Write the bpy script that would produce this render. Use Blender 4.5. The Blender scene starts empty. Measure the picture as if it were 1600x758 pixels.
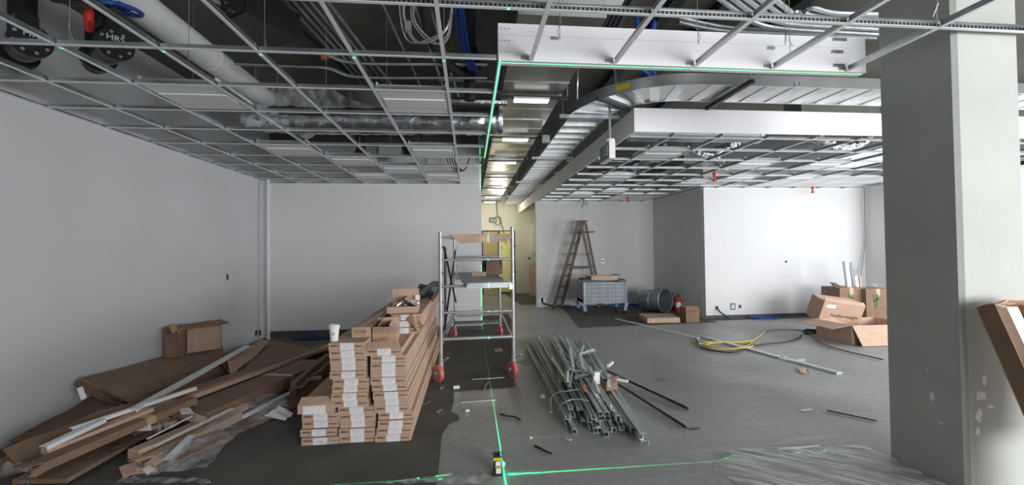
import bpy, bmesh, math, random
from mathutils import Vector, Matrix, Euler
PI = math.pi
S = bpy.context.scene
COL = S.collection
random.seed(7)
V = Vector

# ------------------------------------------------------------------ camera
CAM = V((0, 0, 1.565)); FPX = 663.05
YAW, PITCH, ROLL = .0997885, .0191242, -.0116526
_f = V((math.sin(YAW)*math.cos(PITCH), math.cos(YAW)*math.cos(PITCH), math.sin(PITCH)))
_r0 = V((math.cos(YAW), -math.sin(YAW), 0)); _u0 = _r0.cross(_f)
_r = _r0*math.cos(ROLL)+_u0*math.sin(ROLL); _u = -_r0*math.sin(ROLL)+_u0*math.cos(ROLL)
cd = bpy.data.cameras.new('camera'); cam = bpy.data.objects.new('camera', cd); COL.objects.link(cam)
m3 = Matrix((_r, _u, -_f)).transposed()
cam.matrix_world = Matrix.Translation(CAM) @ m3.to_4x4()
cd.sensor_width = 36; cd.sensor_fit = 'HORIZONTAL'; cd.lens = 36*FPX/1600; cd.clip_start = .05
S.camera = cam
def ray(x, y): return _f+_r*((x-800)/FPX)-_u*((y-379)/FPX)
def at(x, y, z=0.):            # point at height z seen at a picture position
    d = ray(x, y); return CAM+d*((z-CAM.z)/d.z)
def aty(x, y, Y): d = ray(x, y); return CAM+d*(Y/d.y)
def atx(x, y, X): d = ray(x, y); return CAM+d*(X/d.x)

# ------------------------------------------------------------------ light
S.view_settings.view_transform = 'Standard'; S.view_settings.look = 'None'
S.view_settings.gamma = 1; S.view_settings.use_curve_mapping = False
S.view_settings.exposure = 0.66
w = bpy.data.worlds.new('sky'); S.world = w; w.use_nodes = True
w.node_tree.nodes['Background'].inputs[0].default_value = (.80, .88, 1, 1)
w.node_tree.nodes['Background'].inputs[1].default_value = 1.0
def area(name, loc, direction, sx, sy, power, col=(1, 1, 1)):
    l = bpy.data.lights.new(name, 'AREA'); l.shape = 'RECTANGLE'; l.size = sx; l.size_y = sy
    l.energy = power; l.color = col
    o = bpy.data.objects.new(name, l); COL.objects.link(o); o.location = loc
    o.rotation_euler = V(direction).to_track_quat('-Z', 'Y').to_euler(); return o
# daylight through the two window walls (behind the camera and on the right)
area('daylight_rear', (5.0, -4.35, 1.75), (.3, 1, .0), 5.8, 2.3, 500, (.98, .99, 1))
area('daylight_right', (9.55, 3.4, 1.75), (-1, .25, .0), 5.6, 2.3, 230, (.98, .99, 1))

# ------------------------------------------------------------------ materials
def nodes(name):
    m = bpy.data.materials.new(name); m.use_nodes = True
    return m, m.node_tree, m.node_tree.nodes['Principled BSDF']
def mat(name, c, rough=.6, metal=0., var=.0, scale=4., bump=0., bscale=60., c2=None, stretch=None, alpha=1., spec=.5, trans=0., detail=5.):
    m, t, b = nodes(name); N, L = t.nodes, t.links
    b.inputs['Base Color'].default_value = (*c, 1); b.inputs['Roughness'].default_value = rough
    b.inputs['Metallic'].default_value = metal; b.inputs['Specular IOR Level'].default_value = spec
    if alpha < 1: b.inputs['Alpha'].default_value = alpha
    if trans: b.inputs['Transmission Weight'].default_value = trans
    if var or bump or c2:
        tc = N.new('ShaderNodeTexCoord'); mp = N.new('ShaderNodeMapping'); L.new(tc.outputs['Object'], mp.inputs[0])
        if stretch: mp.inputs['Scale'].default_value = stretch
    if var or c2:
        n = N.new('ShaderNodeTexNoise'); n.inputs['Scale'].default_value = scale; n.inputs['Detail'].default_value = detail
        L.new(mp.outputs[0], n.inputs[0])
        r = N.new('ShaderNodeValToRGB'); L.new(n.outputs[0], r.inputs[0])
        r.color_ramp.elements[0].position = .32; r.color_ramp.elements[1].position = .68
        d = c2 if c2 else tuple(min(1, x*(1+var)) for x in c); a = c if c2 else tuple(x*(1-var) for x in c)
        r.color_ramp.elements[0].color = (*a, 1); r.color_ramp.elements[1].color = (*d, 1)
        L.new(r.outputs[0], b.inputs['Base Color'])
    if bump:
        n2 = N.new('ShaderNodeTexNoise'); n2.inputs['Scale'].default_value = bscale; n2.inputs['Detail'].default_value = 4
        L.new(mp.outputs[0], n2.inputs[0])
        bp = N.new('ShaderNodeBump'); bp.inputs['Strength'].default_value = bump; bp.inputs['Distance'].default_value = .02
        L.new(n2.outputs[0], bp.inputs['Height']); L.new(bp.outputs[0], b.inputs['Normal'])
    return m
def emis(name, c, s):
    m, t, b = nodes(name); b.inputs['Base Color'].default_value = (*c, 1)
    b.inputs['Emission Color'].default_value = (*c, 1); b.inputs['Emission Strength'].default_value = s; return m
M = dict(
 wall=mat('painted_drywall', (.69, .69, .69), .85, var=.02, scale=1.2, bump=.02, bscale=220),
 wall_shaded=mat('painted_drywall_shaded', (.55, .555, .565), .85, var=.03, scale=.8, bump=.02, bscale=220),  # darker copy of the wall paint; carries the left wall's shade
 wall2=mat('painted_drywall_warm', (.70, .69, .62), .85, var=.02, scale=1.2),
 primed=mat('unpainted_drywall', (.62, .64, .645), .9, var=.06, scale=1.3),
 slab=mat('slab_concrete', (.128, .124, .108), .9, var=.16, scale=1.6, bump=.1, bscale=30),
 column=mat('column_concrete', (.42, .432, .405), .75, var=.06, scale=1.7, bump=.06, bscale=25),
 patch=mat('plaster_patch', (.72, .73, .71), .8, var=.1, scale=9),
 white=mat('white_board', (.84, .83, .85), .45, var=.01, scale=2),
 trim=mat('white_enamel', (.80, .80, .81), .35, var=.02, scale=3),
 tee=mat('tee_enamel', (.86, .87, .88), .30, var=.03, scale=5),
 galv=mat('galvanised_steel', (.50, .53, .54), .36, 1., var=.16, scale=7, bump=.02, bscale=40),
 stud=mat('stud_steel', (.55, .60, .58), .42, .65, var=.22, scale=5, stretch=(3, .5, 3)),
 bright=mat('bright_aluminium', (.80, .82, .84), .36, .75, var=.08, scale=6),
 duct=mat('duct_sheet', (.47, .48, .46), .30, 1., var=.10, scale=2.2, bump=.03, bscale=6),
 alu=mat('tray_aluminium', (.66, .68, .70), .30, 1., var=.08, scale=5),
 dark=mat('dark_metal', (.035, .037, .04), .45, .2, var=.2, scale=8),
 black=mat('black_coating', (.012, .012, .013), .38, var=.2, scale=10),
 rubber=mat('black_rubber', (.012, .012, .012), .6, var=.2, scale=10, bump=.1),
 foam=mat('black_foam', (.022, .022, .022), .85, var=.2, scale=12, bump=.2, bscale=50),
 card=mat('corrugated_card', (.52, .36, .265), .85, var=.07, scale=6, bump=.05, bscale=40, stretch=(1, 4, 1)),
 card2=mat('brown_card', (.235, .148, .098), .85, var=.12, scale=5, bump=.05, bscale=40),  # the heap's shade is mixed into this darker brown
 card3=mat('pale_card', (.47, .30, .19), .85, var=.08, scale=6, bump=.04),
 cardin=mat('card_inside', (.15, .095, .062), .9, var=.1, scale=6),
 tape=mat('packing_tape', (.50, .36, .20), .35, var=.05, scale=12),
 paper=mat('label_paper', (.82, .80, .80), .7, var=.02, scale=6),
 print=mat('print_brown', (.14, .065, .04), .8),
 ink=mat('label_ink', (.48, .46, .48), .8),
 green=mat('print_green', (.03, .13, .05), .7),
 carpet=mat('charcoal_carpet', (.125, .122, .11), .95, var=.16, scale=2.2, bump=.5, bscale=260, spec=.2),
 foil=mat('foil_wrap', (.62, .64, .66), .25, 1., var=.14, scale=8, bump=.55, bscale=14),
 film=mat('plastic_film', (.62, .65, .66), .25, alpha=.24, var=.05, scale=8, bump=.5, bscale=9),
 pvc=mat('white_pipe_jacket', (.70, .71, .70), .5, var=.04, scale=3),
 copper=mat('orange_fitting', (.62, .13, .05), .5),
 blue=mat('blue_cable', (.012, .065, .32), .45, var=.15, scale=14),
 blue2=mat('dull_blue_cable', (.014, .045, .15), .55, var=.2, scale=14),
 bluedark=mat('navy_cable', (.02, .035, .08), .5, var=.15, scale=14),
 yellow=mat('yellow_cord', (.60, .45, .10), .5, var=.1, scale=12),
 red=mat('red_plastic', (.62, .03, .025), .4, var=.05, scale=10),
 scaf=mat('scaffold_tube', (.40, .41, .42), .42, .6, var=.15, scale=9),
 orange=mat('red_polyurethane', (.58, .15, .13), .5, var=.08, scale=10),
 wire=mat('grey_wire', (.38, .38, .37), .4, .5),
 wood=mat('ladder_wood', (.105, .075, .052), .55, var=.12, scale=6),
 deck=mat('deck_ply', (.20, .20, .19), .7, var=.15, scale=6),
 tin=mat('galvanised_bin', (.34, .38, .41), .42, .7, var=.15, scale=7),
 resin=mat('grey_resin', (.22, .245, .265), .5, var=.05, scale=6),
 resin2=mat('pale_resin', (.36, .39, .42), .5, var=.05, scale=6),
 cup=mat('white_paper_cup', (.86, .86, .84), .5),
 signw=mat('sign_white', (.78, .78, .74), .4),
 signg=mat('sign_green', (.015, .085, .06), .4),
 yellowl=mat('yellow_sticker', (.72, .55, .01), .5),
 base=mat('baseboard_brown', (.085, .075, .065), .7, var=.1, scale=6),
 door=mat('ochre_door', (.46, .36, .17), .5, var=.05, scale=3),
 glassy=mat('yellow_protective_film', (.70, .62, .12), .25, var=.08, scale=5),
 tapey=mat('lime_tape', (.80, .90, .30), .5),
 dust=mat('plaster_dust', (.50, .51, .51), .95, var=.2, scale=30),
 tube=emis('hanger_glint_glow', (1., .99, .95), 2.6),  # glow added for reflections on the duct hangers
 laser=emis('laser_window', (.02, 1., .22), 14.),
 wood2=mat('raw_plywood', (.50, .36, .27), .7, var=.12, scale=4, stretch=(1, 1, .2)),
)
# floor: worn, dusty board with scuffs
def floor_mat():
    m, t, b = nodes('worn_grey_floor'); N, L = t.nodes, t.links
    tc = N.new('ShaderNodeTexCoord')
    def noise(sc, det, st=None):
        mp = N.new('ShaderNodeMapping'); L.new(tc.outputs['Object'], mp.inputs[0])
        if st: mp.inputs['Scale'].default_value = st
        n = N.new('ShaderNodeTexNoise'); n.inputs['Scale'].default_value = sc; n.inputs['Detail'].default_value = det
        L.new(mp.outputs[0], n.inputs[0]); return n
    def ramp(n, p0, p1, c0, c1):
        r = N.new('ShaderNodeValToRGB'); L.new(n.outputs[0], r.inputs[0])
        r.color_ramp.elements[0].position = p0; r.color_ramp.elements[1].position = p1
        r.color_ramp.elements[0].color = c0; r.color_ramp.elements[1].color = c1; return r
    def mix(f, a, bb, mode='MIX'):
        x = N.new('ShaderNodeMix'); x.data_type = 'RGBA'; x.blend_type = mode
        if isinstance(f, float): x.inputs[0].default_value = f
        else: L.new(f, x.inputs[0])
        L.new(a, x.inputs[6]); L.new(bb, x.inputs[7]); return x.outputs[2]
    a = ramp(noise(.9, 6), .3, .72, (.30, .302, .300, 1), (.385, .387, .385, 1))
    fine = ramp(noise(16, 8), .3, .75, (.86, .86, .86, 1), (1.07, 1.07, 1.07, 1))
    c = mix(1., a.outputs[0], fine.outputs[0], 'MULTIPLY')
    scr = ramp(noise(2.2, 9, (.5, 5, 1)), .60, .74, (0, 0, 0, 1), (.5, .5, .5, 1))
    wh = N.new('ShaderNodeRGB'); wh.outputs[0].default_value = (.50, .505, .505, 1)
    c = mix(scr.outputs[0], c, wh.outputs[0])
    L.new(c, b.inputs['Base Color'])
    rr = ramp(noise(1.3, 5), .3, .7, (.36, .36, .36, 1), (.56, .56, .56, 1)); L.new(rr.outputs[0], b.inputs['Roughness'])
    bp = N.new('ShaderNodeBump'); bp.inputs['Strength'].default_value = .06; L.new(noise(7, 8).outputs[0], bp.inputs['Height']); L.new(bp.outputs[0], b.inputs['Normal'])
    return m
M['floor'] = floor_mat()
def film_mat(name, c, a0, a1, sc, stretch, ang):
    m, t, b = nodes(name); N, L = t.nodes, t.links
    b.inputs['Base Color'].default_value = (*c, 1); b.inputs['Roughness'].default_value = .3
    tc = N.new('ShaderNodeTexCoord'); mp = N.new('ShaderNodeMapping'); mp.vector_type = 'TEXTURE'; mp.inputs['Scale'].default_value = stretch; mp.inputs['Rotation'].default_value = (0, 0, ang)
    n = N.new('ShaderNodeTexNoise'); n.inputs['Scale'].default_value = sc; n.inputs['Detail'].default_value = 6
    r = N.new('ShaderNodeMapRange'); r.inputs['From Min'].default_value = .38; r.inputs['From Max'].default_value = .68; r.inputs['To Min'].default_value = a0; r.inputs['To Max'].default_value = a1
    L.new(tc.outputs['Object'], mp.inputs[0]); L.new(mp.outputs[0], n.inputs[0]); L.new(n.outputs[0], r.inputs[0]); L.new(r.outputs[0], b.inputs['Alpha'])
    return m
M['film'] = film_mat('streaky_plastic_film', (.74, .76, .77), .05, .50, 5, (1.2, .4, 1), 1.1)
M['dusty'] = film_mat('dusty_plastic_sheet', (.66, .67, .67), .08, .95, 3.4, (1.5, .16, 1), -.67)

# ------------------------------------------------------------------ mesh helpers
ROOT = {}
class MB:
    def __init__(s): s.v = []; s.f = []; s.m = []; s.mi = 0
    def add(s, vs, fs):
        o = len(s.v); s.v += [V(p) for p in vs]; s.f += [[i+o for i in f] for f in fs]; s.m += [s.mi]*len(fs); return s
    def mat(s, i): s.mi = i; return s
    def hexa(s, p):  # 8 points: bottom 0-3, top 4-7
        return s.add(p, [(3, 2, 1, 0), (4, 5, 6, 7), (0, 1, 5, 4), (1, 2, 6, 5), (2, 3, 7, 6), (3, 0, 4, 7)])
    def box(s, x0, x1, y0, y1, z0, z1):
        return s.hexa([(x0, y0, z0), (x1, y0, z0), (x1, y1, z0), (x0, y1, z0), (x0, y0, z1), (x1, y0, z1), (x1, y1, z1), (x0, y1, z1)])
    def bar(s, p, q, w, h, up=(0, 0, 1), off=0.):  # bar from p to q, width w sideways, h along up, resting on the line when off=h/2
        p, q = V(p), V(q); d = (q-p).normalized(); sd = d.cross(V(up))
        if sd.length < 1e-4: sd = d.cross(V((1, 0, 0)))
        sd.normalize(); u = sd.cross(d)
        a, b = sd*w/2, u*h/2; o = u*off
        return s.hexa([p-a-b+o, q-a-b+o, q+a-b+o, p+a-b+o, p-a+b+o, q-a+b+o, q+a+b+o, p+a+b+o])
    def tube(s, pts, r, n=8, cap=True, closed=False):
        pts = [V(p) for p in pts]; k = len(pts); rs = r if isinstance(r, (list, tuple)) else [r]*k
        rings = []; prev = None
        for i, p in enumerate(pts):
            if closed: d = (pts[(i+1) % k]-pts[i-1])
            else: d = pts[min(i+1, k-1)]-pts[max(i-1, 0)]
            d.normalize()
            if prev is None:
                a = d.cross(V((0, 0, 1)));
                if a.length < 1e-3: a = d.cross(V((1, 0, 0)))
            else: a = prev-d*prev.dot(d)
            a.normalize(); prev = a; b = d.cross(a)
            rings.append([p+(a*math.cos(2*PI*j/n)+b*math.sin(2*PI*j/n))*rs[i] for j in range(n)])
        o = [x for g in rings for x in g]; fs = []
        for i in range(k if closed else k-1):
            i2 = (i+1) % k
            for j in range(n): fs.append((i*n+j, i*n+(j+1) % n, i2*n+(j+1) % n, i2*n+j))
        if cap and not closed: fs += [tuple(range(n))[::-1], tuple((k-1)*n+j for j in range(n))]
        return s.add(o, fs)
    def cyl(s, p, q, r, n=16, r2=None): return s.tube([p, q], [r, r if r2 is None else r2], n)
    def lathe(s, prof, n=20, c=(0, 0, 0), ax=(0, 0, 1)):
        c, ax = V(c), V(ax).normalized(); a = ax.orthogonal().normalized(); b = ax.cross(a); vs = []; fs = []
        for r, h in prof: vs += [c+ax*h+(a*math.cos(2*PI*j/n)+b*math.sin(2*PI*j/n))*r for j in range(n)]
        for i in range(len(prof)-1):
            for j in range(n): fs.append((i*n+j, i*n+(j+1) % n, (i+1)*n+(j+1) % n, (i+1)*n+j))
        return s.add(vs, fs)
    def torus(s, c, ax, R, r, n=24, k=8):
        c, ax = V(c), V(ax).normalized(); a = ax.orthogonal().normalized(); b = ax.cross(a)
        return s.tube([c+(a*math.cos(2*PI*j/n)+b*math.sin(2*PI*j/n))*R for j in range(n)], r, k, closed=True)
    def sheet(s, a, b, c, d, t=.006, nx=6, ny=2, wob=.0, seed=0):  # quad a-b-c-d (going round), thickness t, gentle bends
        a, b, c, d = V(a), V(b), V(c), V(d); rn = random.Random(seed); nrm = (b-a).cross(d-a).normalized()
        ph = [rn.uniform(0, 6.28) for _ in range(4)]; top = []
        for j in range(ny+1):
            for i in range(nx+1):
                u, v = i/nx, j/ny; p = (a*(1-u)+b*u)*(1-v)+(d*(1-u)+c*u)*v
                top.append(p+nrm*wob*(math.sin(5*u+ph[0])+.6*math.sin(11*u+3*v+ph[1])+.6*math.sin(3*v+ph[2]))/2)
        n = len(top); vs = top+[p-nrm*t for p in top]; fs = []; W = nx+1
        for j in range(ny):
            for i in range(nx):
                q = j*W+i; fs.append((q, q+1, q+W+1, q+W)); fs.append((q+n, q+W+n, q+W+1+n, q+1+n))
        for i in range(nx):
            fs.append((i, i+n, i+1+n, i+1)); q = ny*W+i; fs.append((q, q+1, q+1+n, q+n))
        for j in range(ny):
            q = j*W; fs.append((q, q+W, q+W+n, q+n)); q = j*W+nx; fs.append((q, q+n, q+W+n, q+W))
        return s.add(vs, fs)
    def build(s, name, mats, parent=None, smooth=False, world=True, loc=None):
        ms = mats if isinstance(mats, (list, tuple)) else [mats]
        me = bpy.data.meshes.new(name)
        o = bpy.data.objects.new(name, me); COL.objects.link(o)
        vs = s.v
        if parent is not None:
            o.parent = parent; r = parent
            while r.parent: r = r.parent
            if world and r.name in ROOT: inv = ROOT[r.name]; vs = [inv @ p for p in vs]
        else:
            if loc is None and not o.get('keep'):
                xs = [p.x for p in vs]; ys = [p.y for p in vs]; zs = [p.z for p in vs]
                loc = V(((min(xs)+max(xs))/2, (min(ys)+max(ys))/2, min(zs)))
            loc = V(loc); o.location = loc; vs = [p-loc for p in vs]
            ROOT[o.name] = Matrix.Translation(-loc)
        me.from_pydata(vs, [], s.f)
        for m in ms: me.materials.append(M[m])
        me.polygons.foreach_set('material_index', s.m)
        if smooth:
            me.polygons.foreach_set('use_smooth', [True]*len(s.f))
            try: me.set_sharp_from_angle(angle=math.radians(38))
            except Exception: pass
        bm = bmesh.new(); bm.from_mesh(me); bmesh.ops.recalc_face_normals(bm, faces=bm.faces); bm.to_mesh(me); bm.free()
        return o
def tag(o, label, cat, group=None, kind=None):
    o['label'] = label; o['category'] = cat
    if group: o['group'] = group
    if kind: o['kind'] = kind
    return o
def thing(name, label, cat, loc=(0, 0, 0), rot=(0, 0, 0), group=None):
    o = bpy.data.objects.new(name, None); COL.objects.link(o); o.location = loc; o.rotation_euler = rot
    o.empty_display_size = .1
    ROOT[o.name] = (Matrix.Translation(loc) @ Euler(rot).to_matrix().to_4x4()).inverted()
    return tag(o, label, cat, group)
def struct(name, mb, m, parent=None, **k):
    o = mb.build(name, m, parent, **k)
    if parent is None: o['kind'] = 'structure'
    return o
def dup(o, parent=None, loc=None, rot=None, label=None, drop=()):
    c = o.copy(); COL.objects.link(c); c.parent = parent
    if loc is not None: c.location = loc
    if rot is not None: c.rotation_euler = rot
    if label: c['label'] = label
    for ch in o.children:
        if not any(ch.name.startswith(d) for d in drop): dup(ch, c)
    return c
def place(o, parent, loc, rot=(0, 0, 0)):     # a further copy of a part sharing its mesh
    c = o.copy(); COL.objects.link(c); c.parent = parent; c.location = loc; c.rotation_euler = rot; return c
def text(name, body, size, m, parent, loc, rot, depth=.001, local=False):
    cu = bpy.data.curves.new(name, 'FONT'); cu.body = body; cu.size = size; cu.extrude = depth; cu.align_x = 'CENTER'; cu.align_y = 'CENTER'
    t = bpy.data.objects.new(name, cu); COL.objects.link(t)
    dg = bpy.context.evaluated_depsgraph_get(); me = bpy.data.meshes.new_from_object(t.evaluated_get(dg))
    bpy.data.objects.remove(t); bpy.data.curves.remove(cu)
    me.materials.clear(); me.materials.append(M[m])
    o = bpy.data.objects.new(name, me); COL.objects.link(o)
    mw = Matrix.Translation(loc) @ (rot if isinstance(rot, Matrix) else Euler(rot).to_matrix()).to_4x4()
    if parent:
        r = parent
        while r.parent: r = r.parent
        if not local: mw = ROOT[r.name] @ mw
        o.parent = parent
    me.transform(mw); return o
def spline(pts, n=6):      # Catmull-Rom through the points
    P = [V(p) for p in pts]; P = [P[0]*2-P[1]]+P+[P[-1]*2-P[-2]]; out = []
    for i in range(1, len(P)-2):
        a, b, c, d = P[i-1:i+3]
        for k in range(n):
            t = k/n; out.append(.5*((2*b)+(c-a)*t+(2*a-5*b+4*c-d)*t*t+(3*b-a-3*c+d)*t**3))
    out.append(P[-2]); return out
ORD = ['bottom', 'second', 'third', 'fourth', 'fifth', 'sixth', 'seventh', 'eighth', 'ninth', 'tenth', 'eleventh', 'twelfth', 'thirteenth', 'fourteenth', 'fifteenth', 'sixteenth', 'seventeenth', 'eighteenth', 'nineteenth', 'twentieth']

# ================================================================== SETTING
ZC, ZS = 2.903, 3.95
XL, YB, XC = -3.8, 8.5, .24
# floor: slabs with open joints over a dark bed
fl = struct('floor', MB().box(-4.2, 10, -4.6, 19, -.12, -.012), 'rubber')
g = .004
MB().box(-4.2, 2.66, -4.6, 19, -.012, 0).build('floor_slab', 'floor', fl)
for y0, y1 in ((-4.6, 4.935-g), (4.935+g, 5.8-g), (5.8+g, 19)): MB().box(2.66, 10, y0, y1, -.012, 0).build('floor_slab', 'floor', fl)
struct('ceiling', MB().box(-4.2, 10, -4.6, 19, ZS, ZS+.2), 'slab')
struct('wall_left', MB().box(XL-.14, XL, -4.5, YB+.14, 0, ZS), 'wall_shaded')
struct('wall_back', MB().box(XL, XC, YB, YB+.14, 0, 3.64), 'wall')
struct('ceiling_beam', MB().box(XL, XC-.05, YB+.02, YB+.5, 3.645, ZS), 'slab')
struct('wall_corridor_left', MB().box(XC-.14, XC, YB+.145, 15.4, 0, 3.64), 'wall2')
# corridor end with door opening and glazed bay
e = MB().box(XC-.14, .42, 15.4, 15.54, 0, ZS).box(.42, 1.66, 15.4, 15.54, 2.34, ZS).box(1.66, 4.4, 15.4, 15.54, 0, ZS)
struct('wall_corridor_end', e, 'wall2')
struct('wall_far', MB().box(1.83, 5.2, 11.6, 11.74, 0, 3.4), 'wall')
struct('wall_return', MB().box(5.2, 5.34, 9.10, 11.74, 0, 3.4), 'primed')
struct('wall_right_front', MB().box(5.2, 9.1, 8.96, 9.10, 0, 3.4), 'wall')
struct('wall_right', MB().box(9.1, 9.24, 8.2, 9.10, 0, 3.4).box(9.1, 9.24, .6, 8.2, 0, .45).box(9.1, 9.24, .6, 8.2, 2.95, ZS).box(9.1, 9.24, -4.4, .6, 0, ZS), 'wall')
struct('wall_rear', MB().box(XL, 2.0, -4.3, -4.16, 0, ZS).box(2.0, 8.0, -4.3, -4.16, 0, .45).box(2.0, 8., -4.3, -4.16, 2.95, ZS).box(8., 9.24, -4.3, -4.16, 0, ZS), 'wall')
wf = MB()
for k in range(5): wf.box(2.0+k*1.485, 2.06+k*1.485, -4.28, -4.18, .45, 2.95)
struct('window_1', wf.box(2.0, 8, -4.28, -4.18, .45, .51).box(2.0, 8, -4.28, -4.18, 2.89, 2.95), 'dark')
wf = MB()
for k in range(5): wf.box(9.12, 9.22, .6+k*1.885, .66+k*1.885, .45, 2.95)
struct('window_2', wf.box(9.12, 9.22, .6, 8.2, .45, .51).box(9.12, 9.22, .6, 8.2, 2.89, 2.95), 'dark')
# corridor alcove behind the far wall
struct('wall_alcove', MB().box(4.26, 4.4, 11.74, 15.4, 0, 3.4), 'wall2')
struct('baseboard_back', MB().box(XL, XC, YB-.014, YB, 0, .085), 'base')
struct('baseboard_right', MB().box(5.2, 9.09, 8.948, 8.96, 0, .075), 'base')
struct('trim_1', MB().mat(0).box(-3.63, -3.585, 8.03, 8.06, 0, 2.90).mat(1).box(-3.655, -3.63, 8.03, 8.06, 0, 2.90), ['trim', 'galv'])  # steel-grey left strip stands in for the post's shadow edge
# column
def chamfer_box(x0, x1, y0, y1, z0, z1, c=.022):
    pts = [(x0+c, y0), (x1-c, y0), (x1, y0+c), (x1, y1-c), (x1-c, y1), (x0+c, y1), (x0, y1-c), (x0, y0+c)]
    n = 8; return MB().add([(*p, z0) for p in pts]+[(*p, z1) for p in pts], [tuple(range(n))[::-1], tuple(range(n, 2*n))]+[(i, (i+1) % n, n+(i+1) % n, n+i) for i in range(n)])
colm = tag(chamfer_box(3.075, 3.545, 2.375, 2.885, 0, ZS).build('concrete_column', 'column'), 'square bare concrete column in the right foreground', 'column')
rn = random.Random(3)
for k, (x, z, sx, sz) in enumerate([(3.18, .62, .05, .035), (3.165, .5, .03, .05), (3.21, .72, .018, .04), (3.15, .4, .02, .03), (3.25, .55, .03, .012)]):
    n = 11; p = []
    for i in range(n):
        rr = rn.uniform(.55, 1.1); p.append((x+sx*rr*math.cos(2*PI*i/n), 2.3745, z+sz*rr*math.sin(2*PI*i/n)))
    MB().add(p, [tuple(range(n))]).build('plaster_smear', 'patch', colm)
for k, (y, z, sx, sz) in enumerate([(2.57, .55, .02, .03), (2.6, .72, .008, .015), (2.52, .40, .012, .01)]):
    n = 9; p = []
    for i in range(n):
        rr = rn.uniform(.5, 1.1); p.append((3.0745, y+sx*rr*math.cos(2*PI*i/n), z+sz*rr*math.sin(2*PI*i/n)))
    MB().add(p, [tuple(range(n))]).build('plaster_smear', 'patch', colm)

# carpets
def flat(name, pts, z0, z1, m, label, cat):
    n = len(pts); mb = MB().add([(p[0], p[1], z0) for p in pts]+[(p[0], p[1], z1) for p in pts],
       [tuple(range(n))[::-1], tuple(range(n, 2*n))]+[(i, (i+1) % n, n+(i+1) % n, n+i) for i in range(n)])
    return tag(mb.build(name, m), label, cat)
flat('carpet', [(-3.79, 1.2), (-.23, 1.2), (-.235, 3.05), (-.25, 3.7), (-.2, 3.9), (-.11, 3.98), (-.12, 4.1), (-.2, 4.2), (-.18, 4.45), (-.19, 4.8), (.5, 4.86), (.53, 5.4), (.60, 6.3), (.73, 7.2), (.92, 9.3), (.94, 10.6), (.26, 10.6), (.26, 8.48), (-3.79, 8.48)], .001, .007, 'carpet', 'charcoal carpet on the left half of the room, running under the scaffold and the cartons', 'carpet')
flat('carpet', [(2.18, 8.35), (5.18, 8.5), (5.18, 11.58), (2.52, 11.58), (2.5, 11.4)], .001, .007, 'carpet', 'charcoal carpet under the wire cart and stepladder by the far wall', 'carpet')
flat('carpet', [(5.22, 8.72), (9.08, 8.72), (9.08, 8.945), (5.22, 8.945)], .001, .007, 'carpet', 'narrow charcoal carpet strip along the foot of the right wall', 'carpet')
flat('carpet', [(1.45, 12.2), (4.2, 11.8), (4.2, 15.38), (1.25, 15.38)], .001, .007, 'carpet', 'charcoal carpet at the far end of the corridor', 'carpet')

# ================================================================== CEILING GRIDS
def tee_mesh(L, wid=.027, h=.038):
    return MB().mat(0).box(-L/2, L/2, -wid/2, wid/2, 0, .003).mat(1).box(-L/2, L/2, -.0012, .0012, .003, h).box(-L/2, L/2, -.004, .004, h-.010, h)
def grid(label, segs, name='ceiling_grid'):
    """segs: list of (kind, x, y, length, alongX)"""
    t = thing(name, label, 'ceiling grid', (segs[0][1], segs[0][2], ZC)); proto = {}; o0 = V((segs[0][1], segs[0][2], ZC))
    for kind, x, y, L, ax in segs:
        key = (kind, round(L, 3)); loc = V((x, y, ZC))-o0; r = (0, 0, 0) if ax else (0, 0, PI/2)
        if key not in proto:
            o = tee_mesh(L, .024, .042 if kind == 'main_tee' else .034).build(kind, ['tee', 'galv'], t, world=False); proto[key] = o; o.location = loc; o.rotation_euler = r
        else: place(proto[key], t, loc, r)
    return t, o0
X0, DX, R0, DY = -.166, .61, 2.94, .628
segs = []
for k in range(-5, 1):
    for (ya, yb) in ((.4, R0-DY-.014), (R0-DY+.014, YB-.01 if k < 1 else 0)):
        segs.append(('main_tee', X0+k*DX, (ya+yb)/2, yb-ya, False))
for j in range(0, 9):
    for k in range(-5, 2):
        xa = X0+(k-1)*DX+.013 if k > -5 else XL+.026; xb = X0+k*DX-.013
        if k == 1: xb = .2
        if k == 1 and j > 6: continue
        segs.append(('cross_tee', (xa+xb)/2, R0+j*DY, xb-xa, True))
gl, go = grid('white and galvanised T-bar ceiling grid over the left half of the room', segs)
MB().mat(0).box(XL+.001, XL+.024, .4, YB-.001, ZC, ZC+.003).mat(1).box(XL+.001, XL+.003, .4, YB-.03, ZC, ZC+.028).build('wall_angle', ['tee', 'galv'], gl)
MB().mat(0).box(XL+.03, XC, YB-.024, YB-.001, ZC, ZC+.003).mat(1).box(XL+.03, XC, YB-.003, YB-.001, ZC, ZC+.028).build('wall_angle', ['tee', 'galv'], gl)
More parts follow.
